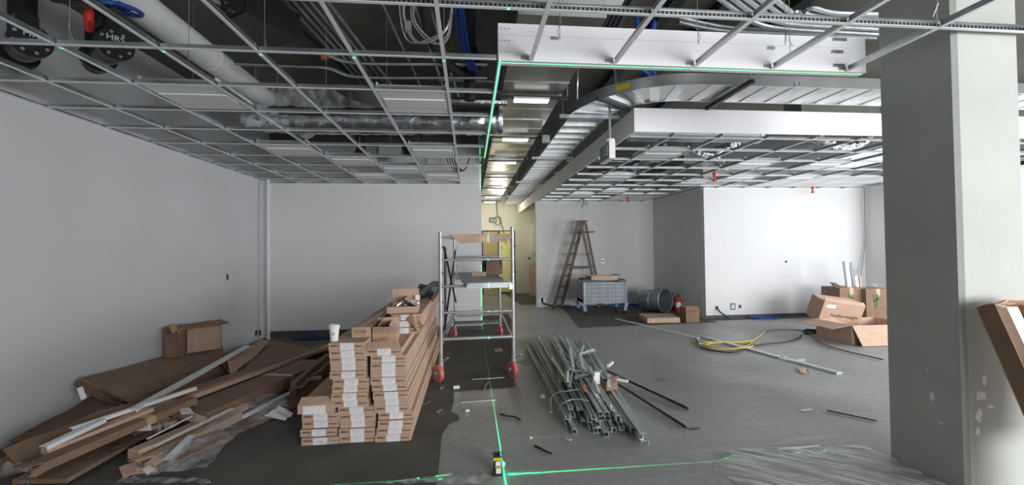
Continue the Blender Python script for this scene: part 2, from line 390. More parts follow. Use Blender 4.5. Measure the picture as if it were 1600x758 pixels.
# slotted carrier running across in front, and the tees that hang the bulkhead
ct = thing('slotted_carrier', 'slotted main carrier crossing the front of the ceiling, with tees reaching to the white bulkhead', 'ceiling carrier', (1, R0-DY, ZC))
yb = R0-DY
MB().mat(0).box(XL+.02, 6.5, yb-.012, yb+.012, ZC, ZC+.003).mat(1).box(XL+.02, 6.5, yb-.0012, yb+.0012, ZC+.003, ZC+.045).box(XL+.02, 6.5, yb-.005, yb+.005, ZC+.034, ZC+.045).build('main_tee', ['tee', 'galv'], ct)
sl = MB()
x = XL+.1
while x < 4: sl.box(x, x+.012, yb-.0022, yb-.0013, ZC+.012, ZC+.027); x += .026
so = sl.build('slots', 'black', ct); so['kind'] = 'stuff'
tp = None
for k in range(1, 7):
    x = X0+k*DX
    for (ya, y2) in ((.4, yb-.014), (yb+.014, R0-.005)):
        if k == 6 and y2 > 2.5: continue
        L = y2-ya; o = tee_mesh(L, .03, .042).build('cross_tee', ['tee', 'galv'], ct, world=False)
        o.location = V((x, (ya+y2)/2, ZC))-V((1, R0-DY, ZC)); o.rotation_euler = (0, 0, PI/2)
# right grid beyond the second bulkhead
segs = []
XR0 = 2.42; YR0 = 4.87
for n in range(0, 11):
    x = XR0+n*DX; y2 = 11.58 if x < 5.15 else 8.94
    segs.append(('main_tee', x, (4.78+y2)/2, y2-4.78, False))
for j in range(0, 11):
    y = YR0+j*DY
    for n in range(0, 12):
        xa = XR0+(n-1)*DX+.013 if n else 1.92; xb = XR0+n*DX-.013
        if xb > 9.07: xb = 9.07
        if y > 8.9 and xb > 5.2: continue
        if y > 11.4: continue
        segs.append(('cross_tee', (xa+xb)/2, y, xb-xa, True))
gr, gro = grid('white T-bar ceiling grid over the right half of the room, beyond the second bulkhead', segs)
MB().box(1.92, 5.19, 11.575, 11.599, ZC, ZC+.02).build('wall_angle', 'tee', gr)
MB().box(5.21, 9.09, 8.935, 8.959, ZC, ZC+.02).build('wall_angle', 'tee', gr)
MB().box(5.176, 5.199, 9.0, 11.57, ZC, ZC+.02).build('wall_angle', 'tee', gr)
MB().box(9.076, 9.099, 6.5, 8.93, ZC, ZC+.02).build('wall_angle', 'tee', gr)
# hanger wires
def hangers(t, o0, pts):
    p = None
    for x, y in pts:
        if p is None:
            b = MB(); b.tube([(0, 0, .04), (0, 0, ZS-ZC)], .0022, 4); b.tube([(.0, 0, .05), (.018, 0, .09), (-.01, .006, .16), (0, 0, .22)], .0022, 4)
            p = b.build('hanger_wire', 'wire', t, world=False); p.location = (x-o0.x, y-o0.y, 0)
        else: place(p, t, (x-o0.x, y-o0.y, 0), (0, 0, x*5))
hangers(gl, go, [(X0+k*DX, R0+j*DY+.1) for k in (-4, -2, 0) for j in (0, 2, 4, 7)]+[(X0-3*DX, R0+.3), (X0-DX, R0+1.2)])
hangers(gr, gro, [(XR0+n*DX, YR0+j*DY+.1) for n in (0, 2, 4, 6) for j in (1, 4)])
hangers(ct, V((1, R0-DY, ZC)), [(1.55, 2.7), (2.15, 2.66), (2.3, 2.8), (.6, 2.7), (2.9, 2.33)])

# bulkheads
b1 = thing('bulkhead', 'long white bulkhead board with a green laser line, behind the slotted carrier', 'bulkhead', (.215, 2.95, ZC))
for k in range(3): MB().box(.215, 3.05, 2.952+.0015*(k % 2), 3.03, ZC+.02+k*.0825, ZC+.02+(k+1)*.0825-.001).build('panel', 'white', b1)
MB().box(.215, 3.05, 2.95, 3.03, ZC, ZC+.02).build('edge_trim', 'trim', b1)
MB().box(.215, .24, 3.03, 6.1, ZC, ZC+.035).build('edge_trim', 'trim', b1)
MB().box(.228, .232, 3.03, 6.1, ZC+.035, ZC+.12).build('return_strip', 'galv', b1)
cl = None
for x, z in [(2.80, .235), (2.86, .235), (2.79, .14), (2.83, .14), (2.80, .035), (2.84, .035), (2.27, .15)]+[(X0+k*DX-.04, .012) for k in range(1, 6)]+[(.62, .16)]:
    if cl is None: cl = MB().box(-.026, .026, -.008, 0, 0, .022).build('clip', 'galv', b1, world=False); cl.location = (x-.215, 0, z)
    else: place(cl, b1, (x-.215, 0, z))
for z in (.06, .14, .225):
    for x in (.235, .262, .29): place(cl, b1, (x-.215, .003, z)).scale = (.22, 1, .18)
b2 = thing('bulkhead', 'white L-shaped bulkhead fascia bounding the right ceiling, behind the cable tray', 'bulkhead', (1.88, 4.66, ZC))
MB().box(1.88, 9.05, 4.64, 4.66, ZC, 3.175).build('fascia_board', 'white', b2)
MB().hexa([(1.88, 4.66, ZC), (1.90, 4.66, ZC), (1.77, 15.2, ZC), (1.75, 15.2, ZC), (1.88, 4.66, 3.175), (1.90, 4.66, 3.175), (1.77, 15.2, 3.175), (1.75, 15.2, 3.175)]).build('fascia_board', 'wall', b2)
MB().box(1.90, 9.05, 4.66, 4.76, 3.155, 3.175).box(1.90, 2.0, 4.76, 5.6, 3.155, 3.175).build('top_return', 'white', b2)

# ceiling light fixtures lying in the grid
def make_troffer(name, label):
    t = thing(name, label, 'light', group=None)
    w_ = .285
    b = MB().box(-w_, w_, -w_, w_, .005, .012)
    for s in (-1, 1): b.box(s*w_-.006, s*w_+.006, -w_, w_, .005, .075)
    b.build('housing', 'trim', t, world=False)
    MB().box(-w_+.02, w_-.02, -.13, .13, .012, .085).build('ballast_box', 'bright', t, world=False)
    MB().box(-w_+.02, w_-.02, -.10, .10, -.004, .006).build('lens', 'white', t, world=False)
    for s in (-1, 1): MB().box(-w_, w_, s*w_-.004, s*w_+.004, .012, .055).build('end_plate', 'bright', t, world=False)
    return t
LF = [(-1, 1, 'unlit light panel in left grid before the foil duct near the black pipe'),
      (-4, 1, 'unlit light panel in left grid, beside the white pipe above the left wall'),
      (-1, 4, 'unlit light panel in left grid, just behind the foil duct'),
      (-4, 4, 'unlit light panel in left grid, under the end of the white pipe'),
      (-3, 5, 'unlit light panel in left grid, second from the back wall corner'),
      (-2, 6, 'unlit light panel in left grid, middle of the back part, with a small dark mark'),
      (-1, 7, 'unlit light panel in left grid, nearest the end of the back wall'),
      (-3, 7, 'unlit light panel in left grid, along the middle of the back wall')]
t0 = None
for k, j, lab in LF:
    loc = (X0+(k+.5)*DX, R0+(j+.5)*DY, ZC+.003)
    if t0 is None: t0 = make_troffer('troffer_light', lab); t0.location = loc; t0['group'] = 'unlit ceiling light panels'
    else: dup(t0, None, loc, label=lab)
RFX = [(0, 1, 'right of the exit sign'), (3, 2, 'above the red tag nearest the white fascia'), (0, 4, 'third row back beside the long fascia'), (5, 2, 'close to the column'), (1, 7, 'above the stepladder'), (6, 4, 'behind the column side of the front right wall'), (3, 5, 'above the corner of the far return wall'), (4, 4, 'just left of the rear red tag'), (2, 9, 'nearest the far return wall'), (0, 8, 'nearest the far wall and the fascia'), (8, 2, 'half hidden by the column')]
for n, j, lab in RFX:
    dup(t0, None, (XR0+(n+.5)*DX, YR0+(j+.5)*DY, ZC+.003), label='unlit light panel in right grid, '+lab)
# ceiling tiles already laid at the back of the right grid
tl = None
for n in range(0, 11):
    for j in range(0, 10):
        if (n, j) in [(a, b) for a, b, _ in RFX]: continue
        far = (n >= 5 and j >= 4) or (n < 5 and j >= 8 and n >= 2)
        if not far or (n*7+j*5) % 5 == 0: continue
        x, y = XR0+(n+.5)*DX, YR0+(j+.5)*DY
        if (x > 4.9 and y > 8.6) or x > 8.7 or y > 11.1: continue
        if tl is None:
            tl = tag(MB().box(-.29, .29, -.3, .3, .004, .02).build('ceiling_tile', 'trim', loc=(0, 0, 0)), '', 'ceiling tile', 'ceiling tiles laid in the right grid'); o = tl
        else: o = dup(tl)
        o.location = (x, y, ZC)
        o['label'] = 'pale tile in right grid, %s across from fascia, %s back' % (['first', 'second', 'third', 'fourth', 'fifth', 'sixth', 'seventh', 'eighth', 'ninth', 'tenth', 'eleventh', 'twelfth'][n+1], ['first', 'second', 'third', 'fourth', 'fifth', 'sixth', 'seventh', 'eighth', 'ninth', 'tenth', 'eleventh'][j+1])

# ================================================================== CORRIDOR: duct, added hanger glints, tray
du = thing('supply_duct', 'wide flat galvanised duct running down the corridor ceiling', 'duct', (.7, 3.1, 3.3))
y = 3.06; i = 0
while y < 15.3:
    y2 = min(y+1.24, 15.35)
    MB().box(.37, 1.04, y, y2-.012, 3.3, 3.72).build('duct_section', 'duct', du)
    MB().box(.36, 1.05, y2-.012, y2, 3.29, 3.73).build('duct_flange', 'galv', du)
    for s in (.33, .66): MB().box(.372, 1.038, y+(y2-y)*s-.003, y+(y2-y)*s+.003, 3.2975, 3.3).build('duct_rib', 'galv', du)
    y = y2
sp = None
for i, y in enumerate((4.65, 6.33, 8.0, 9.79, 11.5, 13.1, 14.5)):
    lab = 'glowing strip light under the corridor duct, %s from the front' % ['nearest', 'second', 'third', 'fourth', 'fifth', 'sixth', 'seventh'][i]
    if sp is None:
        sp = thing('hanger_glint', lab, 'light', (.70, y, 3.222), group='added glowing bars under the corridor duct')
        MB().box(-.42, .42, -.02, .02, .035, .06).build('mounting_bar', 'dark', sp, world=False)
        MB().box(-.20, .20, -.055, .055, .012, .034).build('glint_body', 'trim', sp, world=False)
        MB().box(-.19, .19, -.045, .045, 0, .012).build('lens', 'tube', sp, world=False)  # glowing plate added for the hanger's reflection; no lamp hangs here
        MB().box(-.415, -.405, -.01, .01, .06, .60).build('hanger_rod', 'galv', sp, world=False)
        MB().box(.405, .415, -.01, .01, .06, .60).build('hanger_rod', 'galv', sp, world=False)
    else: dup(sp, None, (.70, y, 3.222), label=lab)
# cable tray
tr = thing('cable_tray', 'aluminium ladder cable tray along the corridor, curving right above the bulkhead', 'cable tray', (1.46, 5, 3.2))
XT0, XT1, YT0, YT1 = 1.235, 1.70, 4.0, 4.455
CX, CY = 2.32, 5.08
def rail(path, name='side_rail'):
    mb = MB(); n = len(path); vs = []
    P = [V(p) for p in path]
    for i, p in enumerate(P):
        d = (P[min(i+1, n-1)]-P[max(i-1, 0)]).normalized(); s = V((-d.y, d.x, 0))*.007
        vs += [p-s, p+s, p+s+V((0, 0, .115)), p-s+V((0, 0, .115))]
    fs = [(0, 1, 2, 3), tuple(4*(n-1)+k for k in (3, 2, 1, 0))]
    for i in range(n-1):
        for k in range(4): fs.append((4*i+k, 4*i+(k+1) % 4, 4*i+4+(k+1) % 4, 4*i+4+k))
    return mb.add(vs, fs).build(name, 'alu', tr, smooth=True)
def bend(r, n=14): return [(CX-r*math.cos(PI/2*i/n), CY-r*math.sin(PI/2*i/n), 3.2) for i in range(n+1)]
rail([(XT0, 15.1, 3.2)]+[(XT0, 15.1-i*(15.1-CY)/6, 3.2) for i in range(1, 6)]+bend(CX-XT0)+[(6, CY-(CX-XT0), 3.2), (9, CY-(CX-XT0), 3.2)])
rail([(XT1, 15.1, 3.2), (XT1, 10, 3.2)]+bend(CX-XT1)+[(6, CY-(CX-XT1), 3.2), (9, CY-(CX-XT1), 3.2)])
# floor pan of the tray + rungs
mb = MB(); ri, ro = CX-XT1, CX-XT0
mb.box(XT0, XT1, CY, 15.1, 3.222, 3.226).box(CX, 9, CY-ro, CY-ri, 3.222, 3.226); n = 14
for i in range(n):
    a, b = PI/2*i/n, PI/2*(i+1)/n; q = [(CX-r*math.cos(t), CY-r*math.sin(t)) for r, t in ((ri, a), (ro, a), (ro, b), (ri, b))]
    mb.hexa([(*p, 3.222) for p in q]+[(*p, 3.226) for p in q])
mb.build('tray_pan', 'duct', tr)
rg = None
def rung(p, ang):
    global rg
    if rg is None:
        rg = MB().hexa([(-.225, -.05, .0), (.225, -.05, .0), (.225, .05, .012), (-.225, .05, .012), (-.225, -.05, .02), (.225, -.05, .02), (.225, .05, .0215), (-.225, .05, .0215)]).build('rung', 'bright', tr, world=False)
        o = rg
    else: o = place(rg, tr, (0, 0, 0))
    o.location = V(p)-V((1.46, 5, 3.2)); o.rotation_euler = (0, 0, ang)
y = 5.2
while y < 15: rung(((XT0+XT1)/2, y, 3.2), 0); y += .30
for t in (.15, .4, .65, .9, 1.15, 1.4): rung((CX-(ri+ro)/2*math.cos(t), CY-(ri+ro)/2*math.sin(t), 3.2), t)
x = 2.5
while x < 8.9: rung((x, CY-(ri+ro)/2, 3.2), PI/2); x += .3
for y in (5.0, 7.3, 9.9, 12.5):
    MB().box(XT0-.14, XT1+.14, y-.02, y+.02, 3.155, 3.198).build('support_strut', 'galv', tr)
    for x in (XT0-.1, XT1+.1): MB().cyl((x, y, 3.2), (x, y, ZS), .006, 6).build('threaded_rod', 'galv', tr)
MB().box(XT0-.16, XT0-.06, 6.05, 6.15, 3.14, 3.24).build('junction_box', 'galv', tr)
MB().box(2.72, 2.76, 3.82, 4.62, 3.158, 3.198).build('support_strut', 'dark', tr)
MB().cyl((2.74, 3.86, 3.2), (2.74, 3.86, ZS), .006, 6).build('threaded_rod', 'galv', tr)
t = .86; MB().box(-.075, .075, -.012, -.009, .03, .085).build('warning_sticker', 'yellowl', tr, world=False).matrix_local = Matrix.Translation(V((CX-ro*math.cos(t), CY-ro*math.sin(t), 3.2))-V((1.46, 5, 3.2))) @ Matrix.Rotation(-(PI/2-t), 4, 'Z')
t = .62; q = V((CX-(ri+ro)/2*math.cos(t), CY-(ri+ro)/2*math.sin(t), 3.19)); dd = V((math.cos(t), math.sin(t), 0))
MB().bar(q-dd*.3, q+dd*.3, .03, .03).build('support_strut', 'dark', tr)
MB().torus((3.34, 3.985, 3.23), (0, 1, 0), .03, .003, 16, 5).build('wire_loop', 'wire', tr)
# cable drop-out hoop beside the tray
MB().tube(spline([(1.25, 4.75, 3.3), (1.25, 4.72, 3.5), (1.25, 4.6, 3.62), (1.45, 4.55, 3.62), (1.6, 4.5, 3.55), (1.62, 4.5, 3.3)], 6), .012, 6).build('conduit_hoop', 'galv', tr, smooth=True)
bc = tag(MB().tube(spline([(1.35, 4.2, 3.9), (1.5, 4.2, 3.62), (1.75, 4.15, 3.42), (1.95, 4.2, 3.3)], 6), .03, 8).tube(spline([(1.9, 4.1, 3.9), (1.85, 4.15, 3.6), (1.95, 4.2, 3.3)], 6), .028, 8).tube(spline([(1.7, 4.1, 3.92), (1.75, 4.1, 3.62), (1.9, 4.2, 3.32)], 6), .022, 8).build('cable_bundle', 'blue', smooth=True), 'bundle of blue data cables dropping into the tray bend', 'cable')

# exit sign hung from the tray
ex = thing('exit_sign', 'green and white exit sign hanging on a pole under the cable tray', 'sign', (1.62, 4.82, 2.6))
MB().box(1.585, 1.655, 4.65, 5.0, 2.6, 2.80).build('sign_case', 'signw', ex)
MB().box(1.582, 1.585, 4.665, 4.985, 2.612, 2.788).build('sign_face', 'signg', ex)
MB().cyl((1.62, 4.72, 2.80), (1.62, 4.72, 2.83), .05, 14).build('mounting_cup', 'signw', ex)
MB().cyl((1.62, 4.72, 2.83), (1.62, 4.72, 3.2), .014, 10).build('pole', 'galv', ex)
X = 1.5815
rm = MB().cyl((X-.001, 4.80, 2.755), (X+.0005, 4.80, 2.755), .013, 10)
for a, b, ww in (((4.80, 2.738), (4.815, 2.70), .02), ((4.815, 2.70), (4.785, 2.665), .011), ((4.785, 2.665), (4.80, 2.635), .010), ((4.815, 2.70), (4.84, 2.675), .011), ((4.84, 2.675), (4.87, 2.668), .010), ((4.80, 2.73), (4.765, 2.715), .008), ((4.80, 2.73), (4.845, 2.72), .008)):
    rm.bar((X, *a), (X, *b), .002, ww, up=(0, 1, 0) if abs(a[0]-b[0]) < abs(a[1]-b[1]) else (0, 0, 1))
rm.build('running_figure', 'signw', ex)
MB().box(X-.001, X+.0005, 4.69, 4.735, 2.635, 2.765).build('door_pictogram', 'signw', ex)
e2 = thing('exit_sign', 'small dark green exit sign on the corridor end wall', 'sign', (.85, 15.38, 2.58))
MB().box(.71, .99, 15.37, 15.399, 2.585, 2.78).build('sign_face', 'signg', e2)
MB().cyl((.80, 15.366, 2.74), (.80, 15.37, 2.74), .014, 10).bar((.80, 15.368, 2.72), (.83, 15.368, 2.67), .003, .025, (0, 0, 1)).bar((.83, 15.368, 2.67), (.79, 15.368, 2.62), .003, .014).bar((.83, 15.368, 2.67), (.88, 15.368, 2.64), .003, .014).box(.9, .95, 15.366, 15.37, 2.62, 2.75).build('running_figure', 'signw', e2)

# corridor end: door, taped glazing, room beyond
d1 = struct('door_1', MB().box(.44, .50, 15.42, 15.50, 0, 2.32).box(.50, 1.02, 15.42, 15.50, 2.26, 2.32).box(1.02, 1.08, 15.42, 15.50, 0, 2.32), 'base')
MB().box(.505, 1.015, 15.44, 15.48, 0.005, 2.255).build('door_leaf', 'door', d1)
MB().cyl((.56, 15.40, 1.02), (.56, 15.44, 1.02), .02, 10).box(.55, .68, 15.385, 15.40, 1.01, 1.03).build('door_handle', 'bright', d1)
w3 = struct('window_3', MB().box(1.08, 1.11, 15.42, 15.50, 0, 2.32).box(1.62, 1.65, 15.42, 15.50, 0, 2.32).box(1.11, 1.62, 15.42, 15.50, 2.28, 2.32).box(1.11, 1.62, 15.42, 15.50, 0, .06), 'dark')
MB().box(1.11, 1.62, 15.455, 15.463, .06, 2.28).build('pane', 'glassy', w3)
MB().bar((1.2, 15.452, 1.2), (1.55, 15.452, 1.85), .004, .07, (1, 0, 0)).bar((1.2, 15.45, 1.85), (1.5, 15.45, 1.2), .004, .07, (1, 0, 0)).build('tape_cross', 'tapey', w3)
l = bpy.data.lights.new('corridor_fill', 'POINT'); l.energy = 26; l.color = (1, .92, .70); l.shadow_soft_size = .2
lo = bpy.data.objects.new('corridor_fill', l); COL.objects.link(lo); lo.location = (1.0, 14.1, 2.6)  # fill light without a fixture, added for the warm corridor glow
cb = tag(MB().box(2.27, 3.4, 15.05, 15.395, 1.5, 2.5).box(2.24, 3.4, 15.03, 15.05, 1.48, 2.52).build('wall_cabinet', 'trim'), 'white wall cabinet at the far right of the corridor end', 'cabinet')
for k, (x, h, m, lb) in enumerate([(2.05, 1.05, 'wood2', 'plywood panel leaning at the corridor end, leftmost'), (2.22, 1.12, 'wood2', 'plywood panel leaning at the corridor end, second from left'), (2.38, 1.35, 'wall2', 'pale board leaning at the corridor end behind the plywood'), (2.62, 1.25, 'resin', 'grey panel leaning at the corridor end beside the wall edge')]):
    y0 = 14.50+.1*k
    tag(MB().hexa([(x, y0, .008), (x+.3, y0+.05, .008), (x+.3, y0+.07, .008), (x, y0+.02, .008), (x+.03, y0+.42, h), (x+.33, y0+.45, h), (x+.33, y0+.47, h), (x+.03, y0+.44, h)]).build('board', m), lb, 'board')
tag(MB().tube(spline([(.98, 15.3, 3.95), (1.0, 15.2, 2.9), (1.12, 15.1, 2.72), (1.1, 15.1, 2.55), (.96, 15.1, 2.5), (.9, 15.1, 2.66), (1.02, 15.1, 2.78), (1.1, 15.1, 2.6), (1.2, 15.1, 2.3), (1.3, 15.1, 1.8)], 6), .012, 6).build('hanging_cable', 'rubber', smooth=True), 'black looped cable hanging by the corridor end exit sign', 'cable')

# ================================================================== SERVICES ABOVE THE LEFT GRID
wp = thing('white_pipe', 'fat white jacketed pipe running towards the back wall above the left ceiling grid', 'pipe', (-2.53, 2, 3.5))
MB().cyl((-2.53, 1.2, 3.5), (-2.53, 6.9, 3.5), .125, 20).build('pipe_run', 'pvc', wp, smooth=True)
MB().cyl((-2.53, 6.9, 3.5), (-2.53, 6.93, 3.5), .14, 20).build('end_collar', 'trim', wp, smooth=True)
for y in (2.6, 4.4, 6.2): MB().cyl((-2.53, y, 3.5), (-2.53, y+.03, 3.5), .129, 20).build('joint_band', 'trim', wp, smooth=True)
for y in (3.2, 5.6): MB().tube([(-2.66, y, ZS), (-2.66, y, 3.5)]+[(-2.53-.13*math.cos(a), y, 3.5-.13*math.sin(a)) for a in (.5, 1, 1.57, 2.1, 2.6)]+[(-2.40, y, 3.5), (-2.40, y, ZS)], .006, 5).build('pipe_hanger', 'galv', wp)
# foil wrapped round duct: crinkled surface
def crinkle(name, pts, R, label, cat, seed, n=28, amp=.10, m='foil'):
    P = spline(pts, 14); rn = random.Random(seed); mb = MB(); k = len(P); vs = []; fs = []; prev = None
    for i, p in enumerate(P):
        d = (P[min(i+1, k-1)]-P[max(i-1, 0)]).normalized()
        a = d.cross(V((0, 0, 1))) if prev is None else prev-d*prev.dot(d)
        a.normalize(); prev = a; b = d.cross(a); ring = rn.uniform(-.03, .03)
        for j in range(n):
            t = 2*PI*j/n; rr = R*(1+ring+rn.uniform(-amp, amp)*.5+amp*.4*math.sin(3*t+i*.9)*math.sin(i*.7)); vs.append(p+(a*math.cos(t)+b*math.sin(t))*rr)
    for i in range(k-1):
        for j in range(n): fs.append((i*n+j, i*n+(j+1) % n, (i+1)*n+(j+1) % n, (i+1)*n+j))
    fs += [tuple(range(n))[::-1], tuple((k-1)*n+j for j in range(n))]
    return tag(mb.add(vs, fs).build(name, m, smooth=True), label, cat)
crinkle('foil_duct', [(-2.60, 5.62, 3.42), (-2.62, 5.42, 3.30), (-2.45, 5.3, 3.18), (-1.9, 5.3, 3.16), (-.9, 5.3, 3.17), (0, 5.3, 3.18), (.42, 5.3, 3.20)], .158, 'silver foil wrapped round duct crossing above the left ceiling grid', 'duct', 5)
bd = thing('sheet_duct', 'plastic wrapped rectangular duct behind the silver foil duct above the left grid', 'duct', (-1.6, 5.75, 3.42))
MB().box(-2.42, -.55, 5.55, 5.95, 3.42, 3.66).build('duct_body', 'duct', bd)
for x in (-2.42, -1.5, -.57): MB().box(x-.012, x+.012, 5.535, 5.965, 3.405, 3.675).build('duct_flange', 'galv', bd)
pf = MB(); rn = random.Random(4)
pf.sheet((-2.45, 5.53, 3.41), (-.5, 5.53, 3.41), (-.5, 5.53, 3.68), (-2.45, 5.53, 3.68), .002, 40, 5, .03, 3)
pf.build('plastic_wrap', 'film', bd, smooth=True)
# valves
def valve(name, label, c, letters, loc, lever, s=1.):
    t = thing(name, label, 'valve', loc, (0, 0, math.radians(-38)))      # local +X is the axis; -Y side faces down the room
    R = .115*s; b = MB()
    b.lathe([(.0, -.20*s), (R*.62, -.20*s), (R*.62, -.12*s), (R*.8, -.06*s), (R*.86, 0), (R*.8, .06*s), (R*.62, .12*s), (R*.62, .16*s)], 22, ax=(1, 0, 0))
    b.build('valve_body', 'black', t, smooth=True, world=False)
    for x in (-.20*s, .16*s): MB().cyl((x-.02*s, 0, 0), (x+.02*s, 0, 0), R, 26).build('flange', 'black', t, smooth=True, world=False)
    MB().cyl((.18*s, 0, 0), (.205*s, 0, 0), R*1.02, 26).build('blank_cover', 'black', t, smooth=True, world=False)
    bo = None
    for k in range(8):
        a = 2*PI*k/8+.3; p = (.205*s, R*.78*math.cos(a), R*.78*math.sin(a))
        if bo is None: bo = MB().cyl((0, 0, 0), (.014, 0, 0), .012*s, 6).build('bolt', 'galv', t, world=False); bo.location = p
        else: place(bo, t, p)
    for k in range(8):
        a = 2*PI*k/8; place(bo, t, (-.24*s, R*.78*math.cos(a), R*.78*math.sin(a)))
        if k % 2: place(bo, t, (.125*s, R*.78*math.cos(a), R*.78*math.sin(a)))
    MB().cyl((0, 0, R*.7), (0, 0, R*1.35), .045*s, 14).box(-.085*s, .085*s, -.06*s, .06*s, R*1.35, R*1.95).cyl((-.11*s, 0, R*1.65), (.12*s, 0, R*1.65), .04*s, 12).build('gear_housing', 'black', t, smooth=True, world=False)
    MB().tube([(-.2*s, 0, 0), (-.36*s, .02, 0), (-.45*s, .05, .05), (-.47*s, .06, .18), (-.47*s, .06, .7)], R*.72, 14).build('pipe_stub', 'foam', t, smooth=True, world=False)
    rot = Matrix(((0, 0, 1), (1, 0, 0), (0, 1, 0)))       # text faces local +X
    text('lettering', letters, .062*s, 'paper', t, (.2065*s, .0, .045*s), rot, .0005, local=True)
    if lever:
        MB().tube([(.03, -.10, R*.95), (.10, -.12, R*1.45), (.11, -.12, R*1.95), (.04, -.11, R*2.35)], [.022, .028, .028, .02], 10).build('lever', 'red', t, smooth=True, world=False)
    return t
valve('butterfly_valve', 'black flanged valve lettered HRS with a red lever, above the left grid', (0, 0, 0), 'HRS', (-2.68, 3.42, 3.085), True, .95)
valve('butterfly_valve', 'black flanged valve lettered HR without a lever, nearest the left wall', (0, 0, 0), 'HR', (-3.27, 3.46, 3.11), False, 1.0)
hw = thing('handwheel_valve', 'blue handwheel on a black stem under the white pipe', 'valve', (-2.33, 3.1, 3.24))
HC = aty(190, 14, 3.1)
MB().torus(HC, (.10, -.12, 1), .105, .014, 26, 8).build('handwheel', 'blue', hw, smooth=True)
hb = MB()
for k in range(3):
    a = k*PI/3; hb.bar(HC-V((.1*math.cos(a), .1*math.sin(a), 0)), HC+V((.1*math.cos(a), .1*math.sin(a), 0)), .02, .01)
hb.build('spokes', 'blue', hw); MB().tube([HC, HC+V((-.08, .02, .02)), HC+V((-.5, .1, .10)), HC+V((-.55, .12, .7))], .028, 12).build('stem', 'black', hw, smooth=True)
# black unit with terminals
ub = thing('black_duct_unit', 'black box unit with small terminals hanging above the front left grid', 'fan unit', (-1.80, 3.9, 3.52), (0, 0, math.radians(-33)))
ub.scale = (.88, .88, .88); ROOT.pop(ub.name)
MB().box(-.20, .20, -.28, .28, 0, .26).build('casing', 'black', ub, world=False)
MB().box(-.17, .17, -.285, -.28, .03, .23).build('terminal_panel', 'dark', ub, world=False)
tb = None
for x, z in ((-.1, .17), (-.04, .08), (.06, .2), (.1, .19), (.02, .05), (-.12, .07)):
    if tb is None: tb = MB().box(-.018, .018, -.012, 0, -.01, .01).build('terminal', 'galv', ub, world=False); tb.location = (x, -.285, z)
    else: place(tb, ub, (x, -.285, z))
MB().cyl((.15, .2, .26), (.15, .2, .65), .006, 6).cyl((-.15, -.2, .26), (-.15, -.2, .65), .006, 6).build('hanger_rods', 'galv', ub, world=False)
MB().tube(spline([(-.2, -.2, .2), (-.35, -.4, .3), (-.2, -.8, .42), (.3, -1.0, .45)], 6), .02, 8).build('flexible_conduit', 'wire', ub, smooth=True, world=False)
# conduits
for k in range(6):
    x = -1.62+.075*k
    MO = MB().tube([(x-.35, .8, 3.80), (x-.04, 3.4, 3.80), (x+.30, 6.4, 3.80), (x+.52, 8.4, 3.80)], .017, 8)
    for y in (3.35, 3.42): MO.cyl((x-.04+(y-3.4)*.11, y, 3.80), (x-.035+(y-3.4)*.11, y+.05, 3.80), .023, 8)
    tag(MO.build('conduit', 'galv', smooth=True), 'slab conduit behind the black box unit, %s of six from left' % ['leftmost', 'second', 'third', 'fourth', 'fifth', 'last'][k], 'conduit', 'six parallel conduits under the slab')
for k, (z, yy, r) in enumerate(((3.49, 4.30, .020), (3.40, 4.42, .018))):
    tag(MB().tube(spline([(-2.3, yy, z+.05), (-1.75, yy, z+.04), (-1.4, yy, z+.03), (-1.1, yy, z-.05), (-.2, yy, z-.03), (.2, yy, z-.02)], 6), r, 8).build('conduit', 'galv', smooth=True), 'kinked steel conduit crossing above the left grid, %s of two' % ('upper', 'lower')[k], 'conduit')
spk = thing('sprinkler_pipe', 'dark sprinkler pipe with an orange fitting above the left grid', 'pipe', (-1.9, 3, 3.62))
MB().tube([(-2.25, 1.2, 3.87), (-1.75, 4.4, 3.87), (-1.35, 6.5, 3.87)], .024, 10).build('pipe_run', 'dark', spk, smooth=True)
MB().cyl((-1.66, 4.92, 3.87), (-1.62, 5.1, 3.87), .05, 14).cyl((-1.64, 5.0, 3.87), (-1.64, 5.0, 3.78), .035, 10).build('fitting', 'copper', spk, smooth=True)
for k, (x0, x1) in enumerate(((-.88, -.62), (-.60, -.30), (-.50, -.12))):
    tag(MB().tube([(x0, 2.4, 3.86), (x1, 6.5, 3.86)], .013, 6).build('conduit', 'galv', smooth=True), 'thin slab conduit near the black pipe, %s of three from the left' % ('first', 'second', 'third')[k], 'conduit')
# black insulated pipe and cables
bp_ = thing('insulated_pipe', 'black foam insulated pipe dropping and turning above the left grid corner', 'pipe', (0, 4.2, 3.4))
MB().tube(spline([(.02, 2.4, 3.80), (.02, 3.2, 3.78), (.02, 4.0, 3.72), (.02, 4.42, 3.66), (.02, 4.52, 3.5), (.02, 4.54, 3.18)], 6), .058, 14).build('pipe_run', 'foam', bp_, smooth=True)
MB().tube(spline([(.0, 4.50, 3.45), (-.12, 4.35, 3.42), (-.28, 4.1, 3.48), (-.36, 3.8, 3.6), (-.34, 3.5, 3.8)], 6), .05, 12).build('branch', 'foam', bp_, smooth=True)
MB().cyl((.02, 3.55, 3.755), (.02, 3.59, 3.755), .064, 14).build('pipe_band', 'dark', bp_, smooth=True); MB().cyl((.02, 4.525, 3.40), (.02, 4.525, 3.43), .064, 14).build('pipe_band', 'dark', bp_, smooth=True)
bc = MB(); rn = random.Random(6)
for k in range(7):
    dx = rn.uniform(-.05, .05); bc.tube(spline([(-.10+dx, 2.2, 3.80), (-.08+dx*.8, 3.2, 3.72), (-.03+dx, 4.0, 3.55+rn.uniform(-.06, .03)), (.06+dx, 4.25, 3.40), (.10+dx, 4.4, 3.5), (.09, 4.6, 3.8)], 6), .009, 5)
